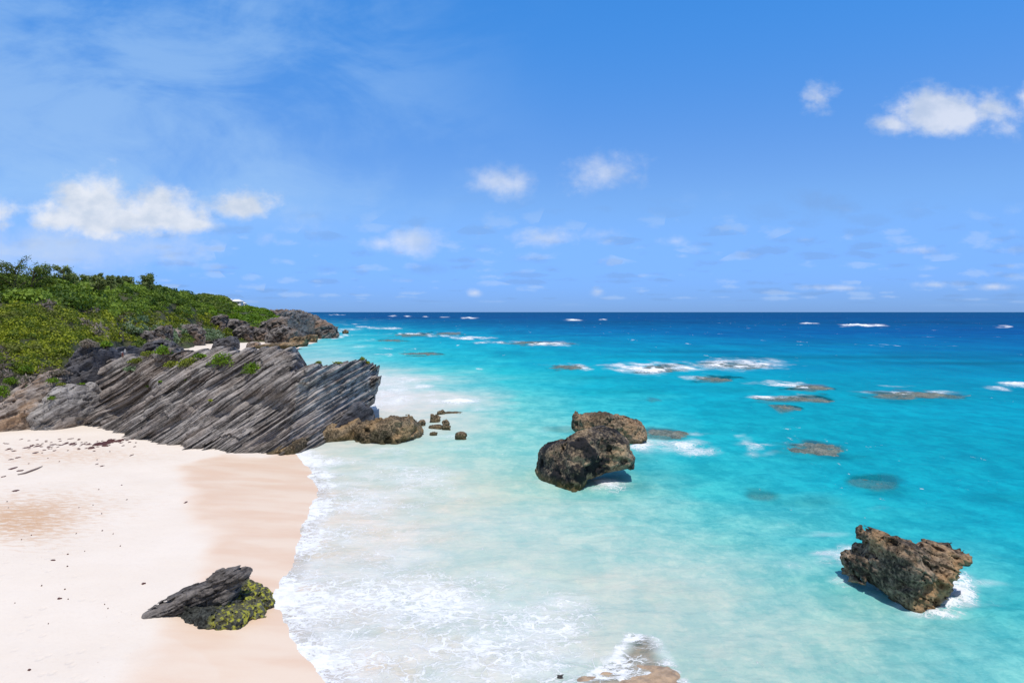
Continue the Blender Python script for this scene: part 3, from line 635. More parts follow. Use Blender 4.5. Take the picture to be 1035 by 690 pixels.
    r3 = noise(mapping(tc, scale=(.018, .0045, 1)), 1, 7, .7)
    base = mix(m('MULTIPLY', ss(r3, .46, .58), ss(fa, 1.8, 3.0, 0, .45)), base, mix(1.0, wc, (.5, .78, .88), 'MULTIPLY'))
    col = mix(ff, base, (.80, .83, .86))
    h1 = noise(mapping(tc, rot=(0, 0, .25), scale=(.5, 1.2, 1)), 1.1, 8, .62)
    bp = n('ShaderNodeBump', ins={'Strength': .55, 'Distance': .35, 'Height': m('ADD', h1, m('MULTIPLY', ff, .25))})
    df = n('ShaderNodeBsdfDiffuse', ins={'Color': col, 'Roughness': 0.0, 'Normal': bp.outputs[0]})
    gl = n('ShaderNodeBsdfGlossy', ins={'Roughness': .22, 'Normal': bp.outputs[0], 'Color': (1, 1, 1, 1)})
    frn = n('ShaderNodeFresnel', ins={'IOR': 1.33, 'Normal': bp.outputs[0]})
    gf = m('MULTIPLY', m('MINIMUM', frn.outputs[0], .075), m('SUBTRACT', .55, m('MULTIPLY', ff, .5)))
    mx = n('ShaderNodeMixShader', ins={0: gf}); nt.links.new(df.outputs[0], mx.inputs[1]); nt.links.new(gl.outputs[0], mx.inputs[2])
    tp = n('ShaderNodeBsdfTransparent')
    av = m('MAXIMUM', cv, m('MULTIPLY', ff, ss(cv, .0, .05)))
    ma = n('ShaderNodeMixShader', ins={0: av}); nt.links.new(tp.outputs[0], ma.inputs[1]); nt.links.new(mx.outputs[0], ma.inputs[2])
    finish(nt, ma.outputs[0])
    o.data.materials.append(mt)
    tag(o, 'turquoise sea with white surf, turning deep blue at the horizon', None, kind='structure')
build_sea()

def build_reefs():
    for i, (a, b, ra, rb, top, cut, lab) in enumerate(REEFS):
        p = G(a, b); rx = abs(G(a + ra, b)[0] - p[0]) * 1.08; ry = max(abs(G(a, b - rb)[1] - G(a, b + rb)[1]) * .54, .5)
        nr, na = 26, 72
        r = np.linspace(0.0, 1.35, nr)[:, None]; an = np.linspace(0, 2 * math.pi, na, endpoint=False)[None, :]
        k = 1 + .38 * fbm(np.cos(an) * 2.2 + i * 9, np.sin(an) * 2.2, 0, 3, 5)
        X = p[0] + rx * r * k * np.cos(an); Y = p[1] + ry * r * k * np.sin(an)
        dim = .16 * fbm(X / 1.3, Y / 1.3, i, 4, 7) + .10 * fbm(X / .4, Y / .4, i, 3, 8)
        Z = top - .02 - .45 * r ** 2.2 + dim * (r < 1.3)
        Z = np.where(r > 1.3, -2.2, Z) * np.ones_like(X)
        o = mesh_obj('reef_rock', np.stack([X.ravel(), Y.ravel(), Z.ravel()], 1), grid_faces(nr, na, True), M_reef, loc=(p[0], p[1], 0))
        tag(o, lab, 'reef', 'reef rocks awash off the beach')
build_reefs()

# ------------------------------------------------------------------ layered cliff built slab by slab
def build_cliff():
    rng = np.random.default_rng(4)
    al = .60; ca, sa = math.cos(al), math.sin(al)
    # outline of the whole cliff seen from the beach: picture point and distance of that edge
    out = [(72, 436, 66), (72, 402, 70), (84, 381, 72), (104, 371, 74), (126, 361, 76), (150, 358, 75), (172, 355, 73), (200, 354, 71), (235, 352, 70), (270, 351, 69), (300, 350, 68), (315, 354, 68), (322, 362, 68), (334, 366, 68), (350, 364, 69), (360, 364, 70), (369, 371, 70), (375, 384, 70), (371, 394, 69), (364, 408, 68), (358, 428, 67), (345, 446, 65), (300, 475, 60), (200, 470, 62), (110, 452, 64)]
    P = np.array([AT(a, b, D)[[0, 2]] for a, b, D in out])
    xs = [G(72, 428, 1.0), G(100, 432, .9), G(132, 439, .8), G(200, 449, .6), G(252, 457, .2), G(285, 461, 0), G(310, 455, 0), G(345, 441, 0), G(372, 428, 0)]
    fx = [p[0] for p in xs]; fy = [p[1] for p in xs]
    lean_x = [-42, -32, -24, -19, -14]; lean_v = [.95, 1.0, .95, .60, .12]
    VV = []; FF = []; off = 0
    u = 6.0; k = 0
    Uc = P[:, 0] * -sa + P[:, 1] * ca
    umax = Uc.max()
    while u < umax + .2:
        t = rng.choice([.09, .14, .22, .36, .55], p=[.28, .28, .22, .15, .07]); k += 1
        vs = np.arange(-60, 25, .12); uc = u + t / 2
        bend = lambda v: .0022 * (v + 20) ** 2 - .35 + .22 * vn(v / 8, u / 5, 1.0, 3)
        X = vs * ca - (uc + bend(vs)) * sa; Z = vs * sa + (uc + bend(vs)) * ca
        ins = poly_sd(X, Z, P) < 0
        segs = np.flatnonzero(ins)
        if len(segs) > 6:
            br = np.split(segs, np.flatnonzero(np.diff(segs) > 6) + 1)
            for sg in br:
                if len(sg) < 6: continue
                v0 = vs[sg[0]] - .4; v1 = vs[sg[-1]] + rng.normal(0, .3) - .12
                pieces = [(v0, v1)]
                for (a0, a1) in pieces:
                    if a1 - a0 < .8: continue
                    nv = max(8, int((a1 - a0) / .13)); v = np.linspace(a0, a1, nv)
                    e = np.clip((a1 - v) / .35, 0, 1) ** .5
                    X = v * ca - (uc + bend(v)) * sa; Z = v * sa + (uc + bend(v)) * ca
                    base = np.interp(X, fx, fy) + np.interp(X, lean_x, lean_v) * np.maximum(Z, 0)
                    big = 1.3 * fbm(X / 6, Z / 5, .2, 3, 13)
                    prot = .50 * vn(v / 6.5 + k * 3.3, k * 1.7, 0, 17) + .20 * vn(v / 2.4, k * 2.3, 4, 18) + rng.normal(0, .26) + .5 * vn(u / 1.1, v / 9, 3, 55)
                    jt = .20 * (h01(np.floor(v / 1.1 + .8 * vn(v / .9, k * .4, 0, 5)).astype(int), np.full(nv, k), np.zeros(nv, int)) - .5)
                    # smooth scooped hollow under the tip, dark cave at the left end
                    hol = 2.0 * np.exp(-(((X + 21.5) / 3.6) ** 2 + ((Z - 3.0 - .3 * (X + 21.5)) / 1.5) ** 2))
                    cave = 3.4 * np.exp(-((((X + 38.2) * ca + (Z - 2.9) * sa) / 2.6) ** 4 + ((-(X + 38.2) * sa + (Z - 2.9) * ca) / .85) ** 4))
                    mass = .35 + 1.1 * sstep(vn(X / 3.4, Z / 2.2, 3, 66), -.35, .35)
                    blk = .9 * (vn(X / 2.3 + .5 * vn(X, Z, 1, 67), Z / 1.5, 1.5, 68) > .38)
                    yf0 = base + big - blk * .55 + mass * prot * (1 - .5 * np.clip(hol, 0, 1)) + jt + hol + cave + (1 - e) * .5
                    # cross-section ring (y offset, u offset)
                    nf = 6 if t > .18 else 4
                    ring = [(9.0, -.5)]
                    for q in range(nf): ring.append((None, -.5 + q / (nf - 1)))
                    ring += [(.9, .5), (3.5, .5), (9.0, .5)]
                    nr = len(ring); pts = np.zeros((nv, nr, 3))
                    for q, (oy, ou) in enumerate(ring):
                        if oy is None:
                            rnd = .07 * (abs(ou) * 2) ** 4
                            yy = yf0 + rnd + .045 * vn(v / .35, k * 5 + q * .8, 2, 21) + .08 * vn(v / 1.1, k * 3 + q * 1.1, 7, 22) + (.05 if q % 2 else 0)
                        else: yy = yf0 + oy
                        back = max(0, (oy or 0) - 1)
                        du = (t * 1.04) * ou * (e * .75 + .25) + .03 * vn(v / .5, q + k * 2.0, 5, 23) - .10 * back * .5
                        uu = uc + bend(v) + du
                        vv = v - .30 * back
                        pts[:, q, 0] = vv * ca - uu * sa; pts[:, q, 1] = yy; pts[:, q, 2] = vv * sa + uu * ca
                    VV.append(pts.reshape(-1, 3)); FF.append(grid_faces(nv, nr, True) + off)
                    c = pts[-1].mean(0); VV.append(c[None]); ci = off + nv * nr
                    last = off + (nv - 1) * nr + np.arange(nr)
                    FF.append(np.stack([last, np.roll(last, -1), np.full(nr, ci), np.full(nr, ci)], 1))
                    off += nv * nr + 1
        u += t * .93
    V = np.concatenate(VV); F = np.concatenate(FF)
    tri = F[:, 2] == F[:, 3]
    cx = G(250, 455)
    # two face sizes: build the quads, close the ends with tiny quads
    F[tri, 3] = F[tri, 2]
    me_f = F[~tri]; caps = F[tri][:, :3]
    o = mesh_obj_mixed('layered_cliff', V, me_f, caps, M_cliff, (cx[0], cx[1], 0))
    tag(o, 'long grey cliff of thin slanting rock layers between the beach and the water', 'cliff')
    return o
def mesh_obj_mixed(name, V, Q, T, mat, loc):
    V = V - np.asarray(loc, float)
    me = bpy.data.meshes.new(name); me.vertices.add(len(V)); me.vertices.foreach_set('co', V.ravel().astype(np.float32))
    li = np.concatenate([Q.ravel(), T.ravel()]); tot = np.concatenate([np.full(len(Q), 4), np.full(len(T), 3)])
    me.loops.add(len(li)); me.loops.foreach_set('vertex_index', li.astype(np.int32))
    me.polygons.add(len(tot)); me.polygons.foreach_set('loop_start', np.concatenate([[0], np.cumsum(tot)[:-1]]).astype(np.int32)); me.polygons.foreach_set('loop_total', tot.astype(np.int32))
    me.update(calc_edges=True); me.validate()
    me.materials.append(mat)
    o = bpy.data.objects.new(name, me); S.collection.objects.link(o); o.location = loc
    return o
cliff = build_cliff()

# ------------------------------------------------------------------ outlined, eroded rocks with real thickness
def outline_rock(name, outline, contact, thick, mat, h=.08, amp=.12, pits=.12, pitsize=.5, layer=0.0, dip=.6, seed=1, down=1.2, zg=0.0, parent=None, roundness=1.0, lumps=.5, loc=None, depth0=None, keep=None, lean=0.0):
    """outline: picture points of the silhouette; contact: picture points where its foot meets ground/water.
    down: the foot is continued this far (m) under ground where contact points say so"""
    cpt = [G(a, b, zg) for a, b in contact]
    cpt = sorted(cpt, key=lambda p: p[0])
    D0 = float(np.mean([p[1] for p in cpt])) if depth0 is None else depth0
    cu = [p[0] for p in cpt]; cyv = [p[1] for p in cpt]
    # silhouette in (x, z) on the upright spine sheet y = contact(x) + thick*.8
    def spine(x): return np.interp(x, cu, cyv) + thick * .75
    P = []
    for a, b in outline:
        x, y, dz = ray(a, b); yy = D0
        for _ in range(12): yy = spine(x * yy / y)
        t = yy / y
        P.append((x * t, H + dz * t))
    P = np.array(P)
    lo = np.array([P[:, 0].min() - .4, 0, max(P[:, 1].min(), zg - down) - .3]); hi = np.array([P[:, 0].max() + .4, 0, P[:, 1].max() + .4])
    ys = spine(np.linspace(lo[0], hi[0], 20)); lo[1] = ys.min() - thick * 1.25; hi[1] = ys.max() + thick * 1.25
    nx, ny, nz = [int(math.ceil((hi[i] - lo[i]) / h)) + 2 for i in range(3)]
    gx = lo[0] + h * np.arange(nx); gy = lo[1] + h * np.arange(ny); gz = lo[2] + h * np.arange(nz)
    U, W = np.meshgrid(gx, gz, indexing='ij')
    # keep silhouette lines fixed to the view when depth changes: shear of rays is real depth, handled by spine only
    sd = poly_sd(U, W, P)
    R = max(.3, min(-sd.min() * .85, thick * roundness * .8))
    k = np.clip(-sd / R, 0, 1)
    T = thick * np.clip(1 - (1 - k) ** 2.6, 0, 1) ** .42 * (1 + lumps * .5 * fbm(U / (thick * .8) + seed * 3, W / (thick * .8), 0, 3, seed))
    ysp = spine(U) + lean * (W - zg)
    F = np.where(sd[:, None, :] < 0, np.maximum(sd[:, None, :] * 1.0, np.abs(gy[None, :, None] - ysp[:, None, :]) - T[:, None, :]), np.sqrt(sd[:, None, :] ** 2 + np.maximum(np.abs(gy[None, :, None] - ysp[:, None, :]) - T[:, None, :], 0) ** 2))
    band = np.abs(F) < (amp * 2 + pits * 1.5 + h * 2 + layer * 1.5)
    bi, bj, bk = np.nonzero(band)
    x, y, z = gx[bi], gy[bj], gz[bk]
    n1 = fbm(x / .9, y / .9, z / .9, 5, seed + 3, .58)
    add = amp * 1.3 * n1
    if h < .1 and not layer: add += amp * .75 * (.45 - np.abs(fbm(x / .55, y / .55, z / .5, 3, seed + 40))) * -1.3
    if pits:
        w = worley(x / pitsize + .3 * n1, y / pitsize, z / (pitsize * .8), seed); add += pits * np.clip(.62 - w, -.25, 1) * 2.4
        w = worley(x / (pitsize * .42), y / (pitsize * .42), z / (pitsize * .36) + .3 * n1, seed + 9); add += pits * .42 * np.clip(.62 - w, -.25, 1) * 2.4
    if layer:
        uu = -x * math.sin(dip) + z * math.cos(dip) + .12 * n1
        lw = vn(uu / (layer * 1.6), x / 7, y / 7, seed + 5) + .6 * vn(uu / (layer * .6), x / 4, y / 4, seed + 6)
        add += layer * .75 * lw
        g1 = np.abs(vn(uu / (layer * 1.3) + 40, x / 5, y / 5, seed + 15)); g2 = np.abs(vn((x * math.cos(dip) + z * math.sin(dip)) / (layer * 4.5) + .5 * n1, uu / (layer * 3), y / (layer * 5), seed + 16))
        add += layer * .9 * ((1 - sstep(g1, .02, .14)) + .8 * (1 - sstep(g2, .01, .07)))
    F[bi, bj, bk] += np.maximum(add, -(.45 if h < .2 else .3) * max(amp, layer * .6))
    F[0], F[-1] = 1, 1; F[:, 0], F[:, -1] = 1, 1; F[:, :, 0], F[:, :, -1] = 1, 1
    V, Q = surface_nets(F, lo, h)
    base = (float(np.mean(cu)), float(np.mean(cyv)) + thick * .6, zg) if loc is None else loc
    return mesh_obj(name, V, Q, mat, loc=base, parent=parent)
def crop(o, s, pts): return [(o[0] + a / s, o[1] + b / s) for a, b in pts]

# two big black boulders standing in the surf
c = lambda pts: crop((530, 405), 7.267, pts)
b1 = outline_rock('sea_boulder', c([(75, 545), (90, 470), (108, 370), (150, 320), (230, 300), (340, 265), (400, 230), (480, 205), (600, 190), (700, 230), (760, 280), (770, 330), (805, 390), (800, 480), (770, 500), (740, 485), (640, 505), (560, 530), (460, 560), (445, 610), (440, 760), (60, 760)]),
                  c([(75, 560), (200, 605), (340, 645), (440, 640), (600, 600)]), 2.1, M_sea1, h=.06, amp=.26, pits=.24, pitsize=.8, seed=3)
tag(b1, 'big blackish pitted boulder in the surf, front one of the two overhanging a gap', 'boulder')
b2 = outline_rock('sea_boulder', c([(345, 120), (380, 80), (440, 90), (500, 90), (545, 72), (610, 75), (650, 100), (740, 110), (820, 140), (875, 175), (890, 230), (905, 300), (880, 305), (860, 290), (850, 330), (800, 480), (420, 480), (400, 300), (380, 240), (345, 200)]),
                  c([(380, 300), (560, 320), (850, 310)]), 1.9, M_sea2, h=.065, amp=.26, pits=.24, pitsize=.8, seed=8)
tag(b2, 'brown pitted boulder in the surf, partly hidden behind the big blackish one', 'boulder')
c = lambda pts: crop((850, 540), 7.96, pts)
b3 = outline_rock('sea_boulder', c([(25, 180), (60, 130), (120, 125), (200, 110), (260, 85), (320, 5), (370, 0), (420, 10), (470, 40), (560, 50), (620, 60), (665, 40), (690, 65), (760, 65), (840, 90), (880, 100), (980, 85), (990, 230), (890, 240), (880, 330), (830, 390), (790, 500), (760, 640), (640, 700), (540, 660), (440, 640), (370, 490), (300, 420), (160, 378), (20, 352), (60, 300), (30, 240)]),
                  c([(30, 440), (160, 460), (300, 500), (440, 565), (560, 605), (640, 590), (780, 560), (980, 550)]), 1.35, M_sea3, h=.042, amp=.22, pits=.20, pitsize=.55, seed=12, lumps=.8, layer=.16, dip=-.5)
tag(b3, 'jagged light brown boulder in turquoise water with white splash at its right side', 'boulder')

def mound_rock(name, outline, hgt, zg, mat, h, seed, parent):
    P = np.array([G(a, b, zg + hgt * .3)[:2] for a, b in outline]); lo = np.array([*(P.min(0) - .3), zg - .5]); hi = np.array([*(P.max(0) + .3), zg + hgt + .5])
    ax = [np.arange(lo[i], hi[i], h) for i in range(3)]
    X, Y = np.meshgrid(ax[0], ax[1], indexing='ij'); sd = poly_sd(X, Y, P) + .06 * fbm(X / .4, Y / .4, 0, 3, seed)
    top = zg + hgt * np.clip(1 - (1 - np.clip(-sd / .6, 0, 1)) ** 2, 0, 1) ** .5 * (1 + .35 * fbm(X / .9, Y / .9, 1, 3, seed)) + .18 * (Y - Y.mean()) / (np.ptp(P[:, 1]) + .1)
    x, y, zz = np.meshgrid(*ax, indexing='ij')
    F = np.maximum(sd[:, :, None], zz - top[:, :, None])
    n1 = fbm(x / .35, y / .35, zz / .35, 4, seed + 2, .6); w = worley(x / .24, y / .24, zz / .2, seed)
    F = F + .13 * n1 + .30 * np.clip(.6 - w, -.2, 1)
    F[0] = F[-1] = 1; F[:, 0] = F[:, -1] = 1; F[:, :, 0] = F[:, :, -1] = 1
    V, Q = surface_nets(F, lo, h); return mesh_obj(name, V, Q, mat, loc=(P[:, 0].mean(), P[:, 1].mean(), zg), parent=parent)

# dark rock on the sand: slab lying on an algae covered foot
def beach_rock():
    g = ground(210, 628)
    e = bpy.data.objects.new('beach_rock', None); S.collection.objects.link(e); e.location = (g[0], g[1] + .8, g[2])
    tag(e, 'dark charcoal rock with a yellow green algae covered foot, alone on the sand', 'rock')
    c = lambda pts: crop((140, 560), 6.9, pts); z = float(g[2])
    outline_rock('rock_slab', c([(38, 445), (55, 380), (120, 330), (150, 325), (240, 270), (400, 205), (470, 170), (520, 120), (560, 100), (620, 100), (680, 85), (730, 90), (780, 120), (788, 150), (740, 190), (705, 260), (670, 345), (580, 385), (480, 395), (390, 420), (270, 440), (130, 470), (45, 480)]),
                 c([(38, 460), (200, 435), (400, 420), (640, 410), (780, 390)]), .66, M_slab, h=.03, amp=.10, pits=.07, pitsize=.35, layer=.12, dip=.38, seed=21, zg=z, parent=e)
    mound_rock('algae_foot', c([(262, 425), (290, 350), (350, 290), (520, 215), (740, 190), (870, 230), (945, 290), (935, 330), (890, 360), (880, 395), (780, 430), (720, 490), (600, 505), (420, 503), (345, 465)]), .42, z, M_algae, .025, 25, e)
    return
    outline_rock('algae_foot', c([(255, 420), (300, 370), (350, 320), (520, 250), (740, 215), (870, 240), (935, 285), (945, 320), (950, 460), (850, 600), (600, 640), (350, 620), (255, 520)]),
                 c([(270, 420), (340, 460), (420, 500), (600, 503), (720, 488), (780, 430), (880, 395), (940, 320)]), .8, M_algae, h=.035, amp=.10, pits=.10, pitsize=.26, seed=25, zg=z - .05, parent=e, down=.6)
beach_rock()

# ochre ledges running from the cliff foot into the surf
t = outline_rock('rock_ledge', [(268, 458), (280, 452), (295, 446), (318, 437), (340, 430), (352, 427), (362, 422), (368, 432), (366, 470), (268, 475)], [(270, 461), (299, 458), (325, 447), (356, 444), (368, 443)], 1.5, M_tan, h=.10, amp=.22, pits=.18, pitsize=.8, seed=31)
tag(t, 'ochre brown rock ledge along the foot of the layered cliff', 'rock ledge')
t = outline_rock('rock_ledge', [(357, 470), (358, 430), (368, 425), (374, 427), (380, 423), (388, 424), (397, 420), (405, 421.5), (413, 420), (418, 424), (422, 427), (429, 436), (426, 470)], [(358, 445), (383, 447), (402, 447.5), (418, 445), (428, 441)], 1.7, M_tan, h=.085, amp=.42, pits=.32, pitsize=.8, seed=34)
tag(t, 'long tan pitted rock ledge reaching into the surf off the cliff tip', 'rock ledge')
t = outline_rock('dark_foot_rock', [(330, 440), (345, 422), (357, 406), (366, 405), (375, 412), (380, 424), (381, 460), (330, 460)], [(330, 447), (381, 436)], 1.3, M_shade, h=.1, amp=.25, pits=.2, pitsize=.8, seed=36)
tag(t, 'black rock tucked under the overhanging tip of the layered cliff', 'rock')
def small_rock(px, py, w, hh, mat, seed, lab, cat='rock', group=None, name='surf_rock', hgrid=None, thick=None, layer=0.0, zg=0.0, amp=None, skew=0.0, pitk=1.0):
    rr = np.random.default_rng(seed); n = 14
    pts = []
    for i in range(n):
        a = math.pi * 2 * i / n; r = 1 + rr.normal(0, .16)
        x = math.cos(a) * r; y = math.sin(a) * r
        pts.append((px + w / 2 * x + skew * y * w / 2, py - hh * (.5 + .55 * y) + (hh * .9 if y < -.2 else 0)))
    s = G(px, py, zg); mpp = s[1] / FPX
    th = thick or .5 * w * mpp * .8
    o = outline_rock(name, pts, [(px - w / 2, py), (px + w / 2, py)], th, mat, h=hgrid or max(mpp * .8, .05), amp=(amp or .26 * hh * mpp), pits=.18 * hh * mpp * pitk, pitsize=.3 * hh * mpp + .1, layer=layer, seed=seed, zg=zg, down=hh * mpp * .5)
    return tag(o, lab, cat, group)
for i, (a, b, w, hh, lab) in enumerate([
    (427, 431, 9, 7, 'small round rock touching the seaward end of the tan ledge'), (440, 427, 13, 9, 'largest rounded rock of the little cluster beyond the tan ledge'),
    (446, 419, 9, 5, 'small rock at the back of the cluster beyond the tan ledge'), (459, 418.5, 20, 3, 'flat thin strip of rock behind the little cluster'),
    (451, 434, 9, 9, 'upright brown rock at the right of the little cluster'), (441, 433, 15, 4, 'low wet rock in the middle of the little cluster'),
    (438, 440, 8, 4, 'smallest low rock in front of the little cluster'), (466, 443, 12, 8, 'lone brown rock in the foam, furthest seaward of the small rocks')]):
    small_rock(a, b, w, hh, M_tan, 40 + i, lab, group='small rocks in the surf off the cliff tip')
small_rock(567, 686, 12, 6, M_slab, 55, 'small dark rock in foam left of the submerged tan slab')

# flat wet rock at the bottom edge, washed over by foam
def wet_slab():
    O = [(632, 634), (658, 634), (663, 644), (666, 655), (676, 668), (690, 686), (704, 720), (560, 720), (574, 694), (586, 680), (600, 671), (616, 664), (630, 655)]
    P = np.array([G(a, b)[:2] for a, b in O]); cc = P.mean(0)
    nr, na = 40, 140
    seg = np.vstack([P, P[:1]]); L = np.r_[0, np.cumsum(np.linalg.norm(np.diff(seg, axis=0), axis=1))]
    tt = np.linspace(0, L[-1], na, endpoint=False); bx = np.interp(tt, L, seg[:, 0]); by = np.interp(tt, L, seg[:, 1])
    r = np.linspace(0, 1.5, nr)[:, None]
    X = cc[0] + (bx - cc[0])[None] * r; Y = cc[1] + (by - cc[1])[None] * r
    X = X + .06 * fbm(X * 3, Y * 3, 1, 3, 2); Y = Y + .06 * fbm(X * 3, Y * 3, 5, 3, 3)
    Z = -.03 - .30 * sstep(r, .85, 1.5) + .07 * fbm(X / 1.2, Y / .7, 0, 4, 6) - .10 * sstep(Y, 22, 25.5)
    o = mesh_obj('wet_rock', np.stack([X.ravel(), Y.ravel(), Z.ravel()], 1), grid_faces(nr, na, True), M_wetflat, loc=(cc[0], cc[1], 0))
    tag(o, 'flat tan rock awash under thin foam at the near edge of the surf', 'rock')
wet_slab()

# left outcrops
t = outline_rock('rock_outcrop', [(-90, 470), (-90, 400), (-40, 392), (0, 398), (14, 388), (30, 378), (42, 374), (54, 384), (60, 400), (52, 430), (50, 470)], [(-90, 440), (0, 436), (55, 433)], 4.0, M_brown, h=.12, amp=.40, pits=.15, pitsize=.9, layer=.45, dip=.5, seed=61, zg=.9, lean=.6)
tag(t, 'brown streaked rock outcrop sloping to the sand at the left edge', 'rock')
t = outline_rock('rock_outcrop', [(28, 470), (32, 420), (42, 402), (56, 390), (72, 386), (84, 388), (93, 400), (97, 408), (93, 420), (84, 430), (80, 470)], [(28, 434), (60, 432), (95, 428)], 2.6, M_block, h=.10, amp=.36, pits=.22, pitsize=1.1, layer=.34, seed=64, zg=.9, lean=.25)
tag(t, 'rounded light grey fractured rock block between the brown outcrop and the cliff', 'rock')
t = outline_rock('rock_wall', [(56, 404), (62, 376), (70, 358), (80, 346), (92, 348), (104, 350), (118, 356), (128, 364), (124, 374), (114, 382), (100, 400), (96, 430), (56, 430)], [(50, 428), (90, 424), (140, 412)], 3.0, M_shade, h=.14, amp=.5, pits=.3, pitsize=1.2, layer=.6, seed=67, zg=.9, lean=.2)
tag(t, 'layered rock wall, shade painted near black, in the hollow behind the grey block', 'rock')
t = outline_rock('rock_outcrop', [(84, 372), (92, 362), (106, 354), (118, 353), (122, 360), (112, 372), (96, 384)], [(84, 392), (122, 380)], 2.0, M_block, h=.16, amp=.3, pits=.1, layer=.25, seed=69, zg=3.0)
tag(t, 'pale bare rock ledge above the dark hollow, beside the small patch of sand', 'rock')

# far rocks along the back beach
FR = [
 (142, 357, 36, 25, M_cliff_far, 'tan slab-sided rock standing at the small patch of sand behind the cliff', 1.2),
 (128, 352, 22, 16, M_shade, 'dark rock left of the tan slab-sided rock', 1.5),
 (160, 353, 20, 20, M_cliff_far, 'grey twig-coloured rock right of the tan slab-sided rock', 1.3),
 (166, 344, 18, 15, M_cliff_far, 'rounded beige rock below the silvery bushes', 1.3),
 (178, 343, 13, 12, M_brown, 'small tan rock between silvery bushes above the back beach', 1.2),
 (193, 342, 24, 15, M_cliff_far, 'grey broken rock at the left end of the back beach', 1.3),
 (208, 345, 16, 6, M_cliff_far, 'low rock below the silver green bush on the back beach', 1.2),
 (228, 351.5, 24, 11, M_shade, 'dark wedge shaped rock standing on the back beach sand', 1.1),
 (257, 350, 14, 5, M_brown, 'low brown rock on the back beach right of the dark wedge', 1.1),
 (246, 343, 20, 13, M_cliff_far, 'rounded grey rock behind the back beach', 1.1),
 (262, 343, 22, 12, M_cliff_far, 'second rounded grey rock behind the back beach, left of the biggest boulder', 1.1),
 (285, 346.5, 32, 17, M_cliff_far, 'biggest grey boulder at the foot of the headland', 1.0),
 (238, 336, 26, 14, M_cliff_far, 'grey rock face in the scrub above the back beach', 1.3),
 (283, 350, 40, 4, M_tan, 'long low brown shelf below the biggest headland boulder', 1.0),
 (314, 345, 14, 8, M_tan, 'brown water-worn rock at the seaward foot of the headland', 1.0),
 (331, 338, 20, 8, M_tan, 'brown flat-topped rock standing in water off the headland', 1.0),
 (349.5, 336.5, 7, 4, M_tan, 'small lone brown rock in the sea right of the headland', 1.0),
 (302, 349, 22, 10, M_tan, 'brown rock where the back beach meets the headland', 1.0),
 (222, 331, 20, 12, M_cliff_far, 'small grey rock in scrub left of the headland', 1.2),
]
for i, (a, b, w, hh, mt_, lab, tk) in enumerate(FR):
    g = G(a, b, 0.4 if a > 300 else 1.2); zg = float(g[2])
    if a < 300 and b < 349: gg = ground(a, b); zg = float(min(gg[2], 9))
    s = G(a, b, zg)[1] / FPX
    small_rock(a, b, w, hh, mt_, 80 + i, lab, name='coastal_rock', thick=.42 * w * s * tk, layer=.16 * hh * s, zg=zg, amp=.15 * hh * s, skew=.25, hgrid=max(.22, s * .8), group='grey rocks along the back beach')
for args in [
 ('headland', [(246, 345), (250, 322), (256, 314.5), (264, 311.5), (275, 310.3), (284, 312.5), (291, 312), (298, 313), (306, 316.5), (314, 319), (322, 322.5), (330, 327), (334, 329.6), (332, 345)], [(246, 338), (333, 334)], 6, .5, 1.1, 'rugged grey headland of slanting layered rock running down to the sea', 71),
 ('headland_spur', [(252, 352), (254, 332), (264, 325), (276, 320.5), (290, 320), (303, 324), (311, 329), (317, 335), (320, 341), (318, 352)], [(252, 345), (290, 345), (320, 341.5)], 7, .40, 1.5, 'grey rock spur in front of the headland above the big boulder', 74),
 ('headland_spur', [(226, 352), (230, 339), (238, 331), (248, 327), (258, 330), (264, 338), (264, 352)], [(226, 347), (264, 346)], 5, .38, 1.2, 'lower grey spur at the landward end of the headland', 77),
 ('headland_spur', [(266, 352), (270, 338), (278, 331), (288, 329), (298, 333), (302, 340), (302, 352)], [(266, 347.5), (302, 347)], 5, .36, 1.3, 'slanting grey slab directly behind the biggest boulder of the headland', 79)]:
    t = outline_rock(args[0], args[1], args[2], args[3], M_cliff_far, h=args[4], amp=1.0, pits=.8, pitsize=3.0, layer=args[5], seed=args[7], zg=.2, dip=.5)
    tag(t, args[6], 'headland' if args[0] == 'headland' else 'rock')

# ------------------------------------------------------------------ vegetation
def leaf_quads(P, N, size, rng, jitter=.8, aspect=1.6):
    n = len(P)
    N = N + rng.normal(0, jitter, (n, 3)); N /= np.linalg.norm(N, axis=1)[:, None] + 1e-9
    T = np.cross(N, rng.normal(0, 1, (n, 3))); T /= np.linalg.norm(T, axis=1)[:, None] + 1e-9
    B = np.cross(N, T)
    s = (size * rng.uniform(.6, 1.35, n))[:, None]
    a = P + T * s * aspect * .5; b = P + B * s * .5; c_ = P - T * s * aspect * .5; d = P - B * s * .5
    V = np.stack([a, b, c_, d], 1).reshape(-1, 3)
    return V, np.arange(4 * n).reshape(-1, 4)
def bush_points(c, r, hgt, n, rng, fill=.35):
    """leaf positions on a lumpy dome"""
    th = rng.uniform(0, 2 * math.pi, n); cz = rng.uniform(-.15, 1, n); sr = np.sqrt(1 - np.clip(cz, 0, 1) ** 2)
    D = np.stack([np.cos(th) * sr, np.sin(th) * sr, cz], 1)
    lump = 1 + .24 * fbm(D[:, 0] * 2.3 + c[0], D[:, 1] * 2.3 + c[1], D[:, 2] * 2.3, 3, 7)
    rad = lump * (1 - fill * rng.random(n) ** 2)
    return np.asarray(c) + D * rad[:, None] * np.array([r, r, hgt]), D
